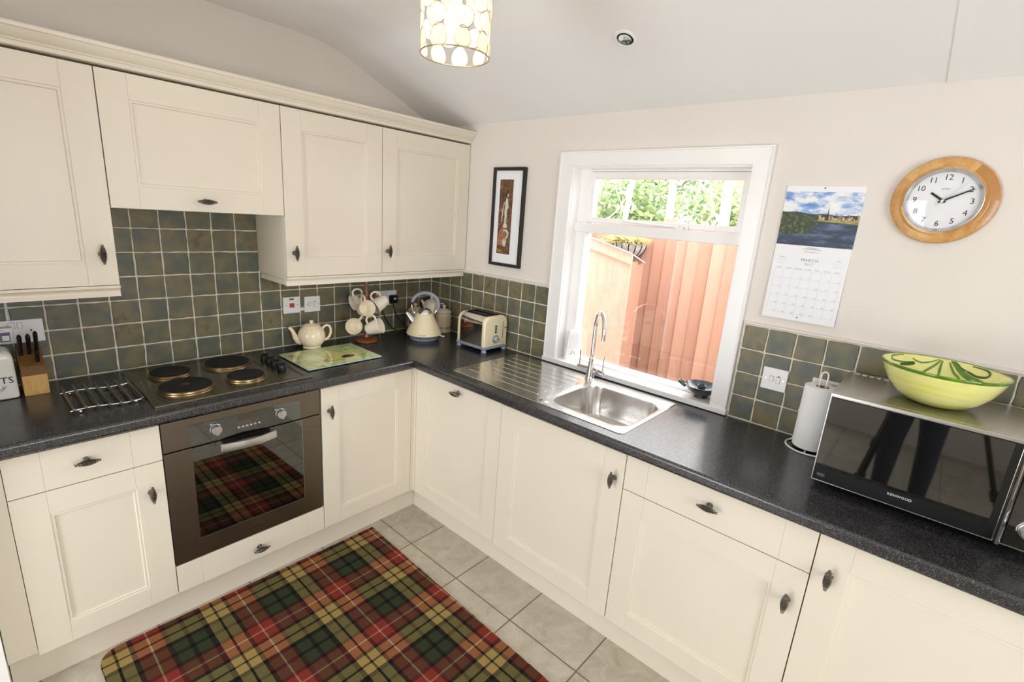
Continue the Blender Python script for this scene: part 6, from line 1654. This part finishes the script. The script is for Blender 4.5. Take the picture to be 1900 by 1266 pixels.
for ang in (30, 150, 270):
    d = Vector((math.cos(math.radians(ang)), math.sin(math.radians(ang)), 0))
    p0 = apex + d * 0.03 + Vector((0, 0, -0.02)); p2 = Vector((apex.x, apex.y, 0.0)) + d * 0.50
    dv = p2 - p0
    b = MB(); b.cyl(p0, p0 + dv * 0.40, 0.0155, seg=14); b.cyl(p0 + dv * 0.40, p0 + dv * 0.72, 0.0125, seg=14); b.cyl(p0 + dv * 0.72, p0 + dv * 0.985, 0.0100, seg=14)
    lg = b.build('leg', M['blackmat'], tri)
    for f in (0.40, 0.72):
        q = p0 + dv * f; b = MB(); b.cyl(q - dv * 0.018, q + dv * 0.018, 0.0205, seg=14); b.cyl(q, q + Vector((-d.y, d.x, 0)) * 0.032, 0.009, seg=10); b.build('clamp', M['black'], lg)
    MB().cyl(p0 + dv * 0.97, (p2.x, p2.y, 0.0005), 0.013, seg=12).build('rubber_foot', M['rubber'], lg)

def person():
    V = []; E = []; Rd = []
    def add(p, r, parent=None):
        V.append(p); Rd.append(r)
        if parent is not None: E.append((parent, len(V) - 1))
        return len(V) - 1
    pel = add((-2.465, -2.580, 0.94), (0.150, 0.115))
    sp = add((-2.440, -2.560, 1.12), (0.135, 0.105), pel); che = add((-2.400, -2.575, 1.32), (0.160, 0.115), sp)
    nk = add((-2.355, -2.595, 1.47), (0.056, 0.056), che); jw = add((-2.325, -2.605, 1.545), (0.068, 0.072), nk)
    hm = add((-2.315, -2.612, 1.625), (0.080, 0.095), jw); add((-2.325, -2.612, 1.705), (0.066, 0.076), hm)
    for sg, fy in ((1, 0.02), (-1, -0.02)):
        hip = add((-2.470, -2.585 + sg * 0.080, 0.90), (0.098, 0.098), pel)
        th = add((-2.462, -2.585 + sg * 0.080, 0.70), (0.085, 0.085), hip)
        kn = add((-2.450, -2.585 + sg * 0.090, 0.49), (0.062, 0.062), th); cf = add((-2.472, -2.585 + sg * 0.094, 0.34), (0.060, 0.060), kn)
        an = add((-2.490, -2.585 + sg * 0.096, 0.10), (0.046, 0.046), cf); hl = add((-2.480, -2.585 + sg * 0.098, 0.046), (0.044, 0.040), an); add((-2.330, -2.585 + sg * 0.110, 0.034), (0.042, 0.030), hl)
    arms = (((-2.395, -2.415, 1.385), (-2.285, -2.370, 1.205), (-2.175, -2.475, 1.480), C0 - FW * 0.10 - RT * 0.078 - UP * 0.012),
            ((-2.355, -2.745, 1.385), (-2.215, -2.800, 1.210), (-2.155, -2.735, 1.480), C0 - FW * 0.10 + RT * 0.080 - UP * 0.012))
    for si, (sh_, el, wr, hd) in enumerate(arms):
        a = add(sh_, (0.066, 0.060), che); mid = add(tuple((Vector(sh_) + Vector(el)) / 2), (0.050, 0.050), a); e = add(el, (0.043, 0.043), mid); w = add(wr, (0.028, 0.028), e)
        v = (Vector(hd) - Vector(wr)); pm = add(tuple(Vector(wr) + v * 0.55), (0.032, 0.020), w)
        lat = RT * (1 if si == 0 else -1)
        for k in range(4):
            q0 = Vector(wr) + v * 0.85 + UP * (0.026 - 0.018 * k) * 1.0
            L = (0.060, 0.068, 0.064, 0.050)[k]
            f0 = add(tuple(q0), (0.0085, 0.0085), pm); f1 = add(tuple(q0 + FW * L * 0.55), (0.0082, 0.0082), f0); add(tuple(q0 + FW * L + lat * 0.012), (0.0072, 0.0072), f1)
        t0 = add(tuple(Vector(wr) + v * 0.6 - FW * 0.022 + UP * 0.02), (0.010, 0.010), pm); add(tuple(Vector(wr) + v * 0.9 - FW * 0.035 + UP * 0.035), (0.008, 0.008), t0)
    me = bpy.data.meshes.new('person_skeleton'); me.from_pydata([tuple(v) for v in V], E, [])
    o = bpy.data.objects.new('person_skeleton', me); COL.objects.link(o)
    sk_ = o.modifiers.new('skin', 'SKIN')
    for i, r in enumerate(Rd): me.skin_vertices[0].data[i].radius = r
    me.skin_vertices[0].data[0].use_root = True
    sb = o.modifiers.new('subd', 'SUBSURF'); sb.levels = 2; sb.render_levels = 2
    bpy.context.view_layer.update()
    dg = bpy.context.evaluated_depsgraph_get(); m2 = bpy.data.meshes.new_from_object(o.evaluated_get(dg)); bpy.data.objects.remove(o)
    m2.name = 'person'; m2.materials.clear()
    for k in ('denim', 'jumper', 'skin', 'black'): m2.materials.append(M[k])
    for p in m2.polygons:
        c = p.center; p.use_smooth = True
        hand_ = c.z > 1.475 and min((Vector((c.x, c.y, c.z)) - (C0 - FW * 0.10 + RT * s_)).length for s_ in (-0.08, 0.08)) < 0.16 and c.x > -2.26
        p.material_index = 3 if c.z < 0.085 else 0 if c.z < 0.98 else 2 if (c.z > 1.475 or hand_) else 1
    b = bpy.data.objects.new('person', m2); COL.objects.link(b); WM[b.name] = Matrix.Identity(4)
    tag(b, 'person in dark jeans and charcoal jumper bending to the camera on its tripod', 'person')
    hb2 = MB(); hb2.sphere((-2.345, -2.613, 1.675), 0.098, (1.0, 0.92, 0.95), 24); hb2.build('hair', M['hair'], b, smooth=60)
    for sg in (1, -1):
        e = Vector((-2.315, -2.612, 1.630)) + Vector((0.075, 0.065, 0)) + Vector((-0.65, 0.76, 0)) * sg * 0.030
        MB().sphere(e, 0.011, seg=12).build('eye', M['black'], b)
person()
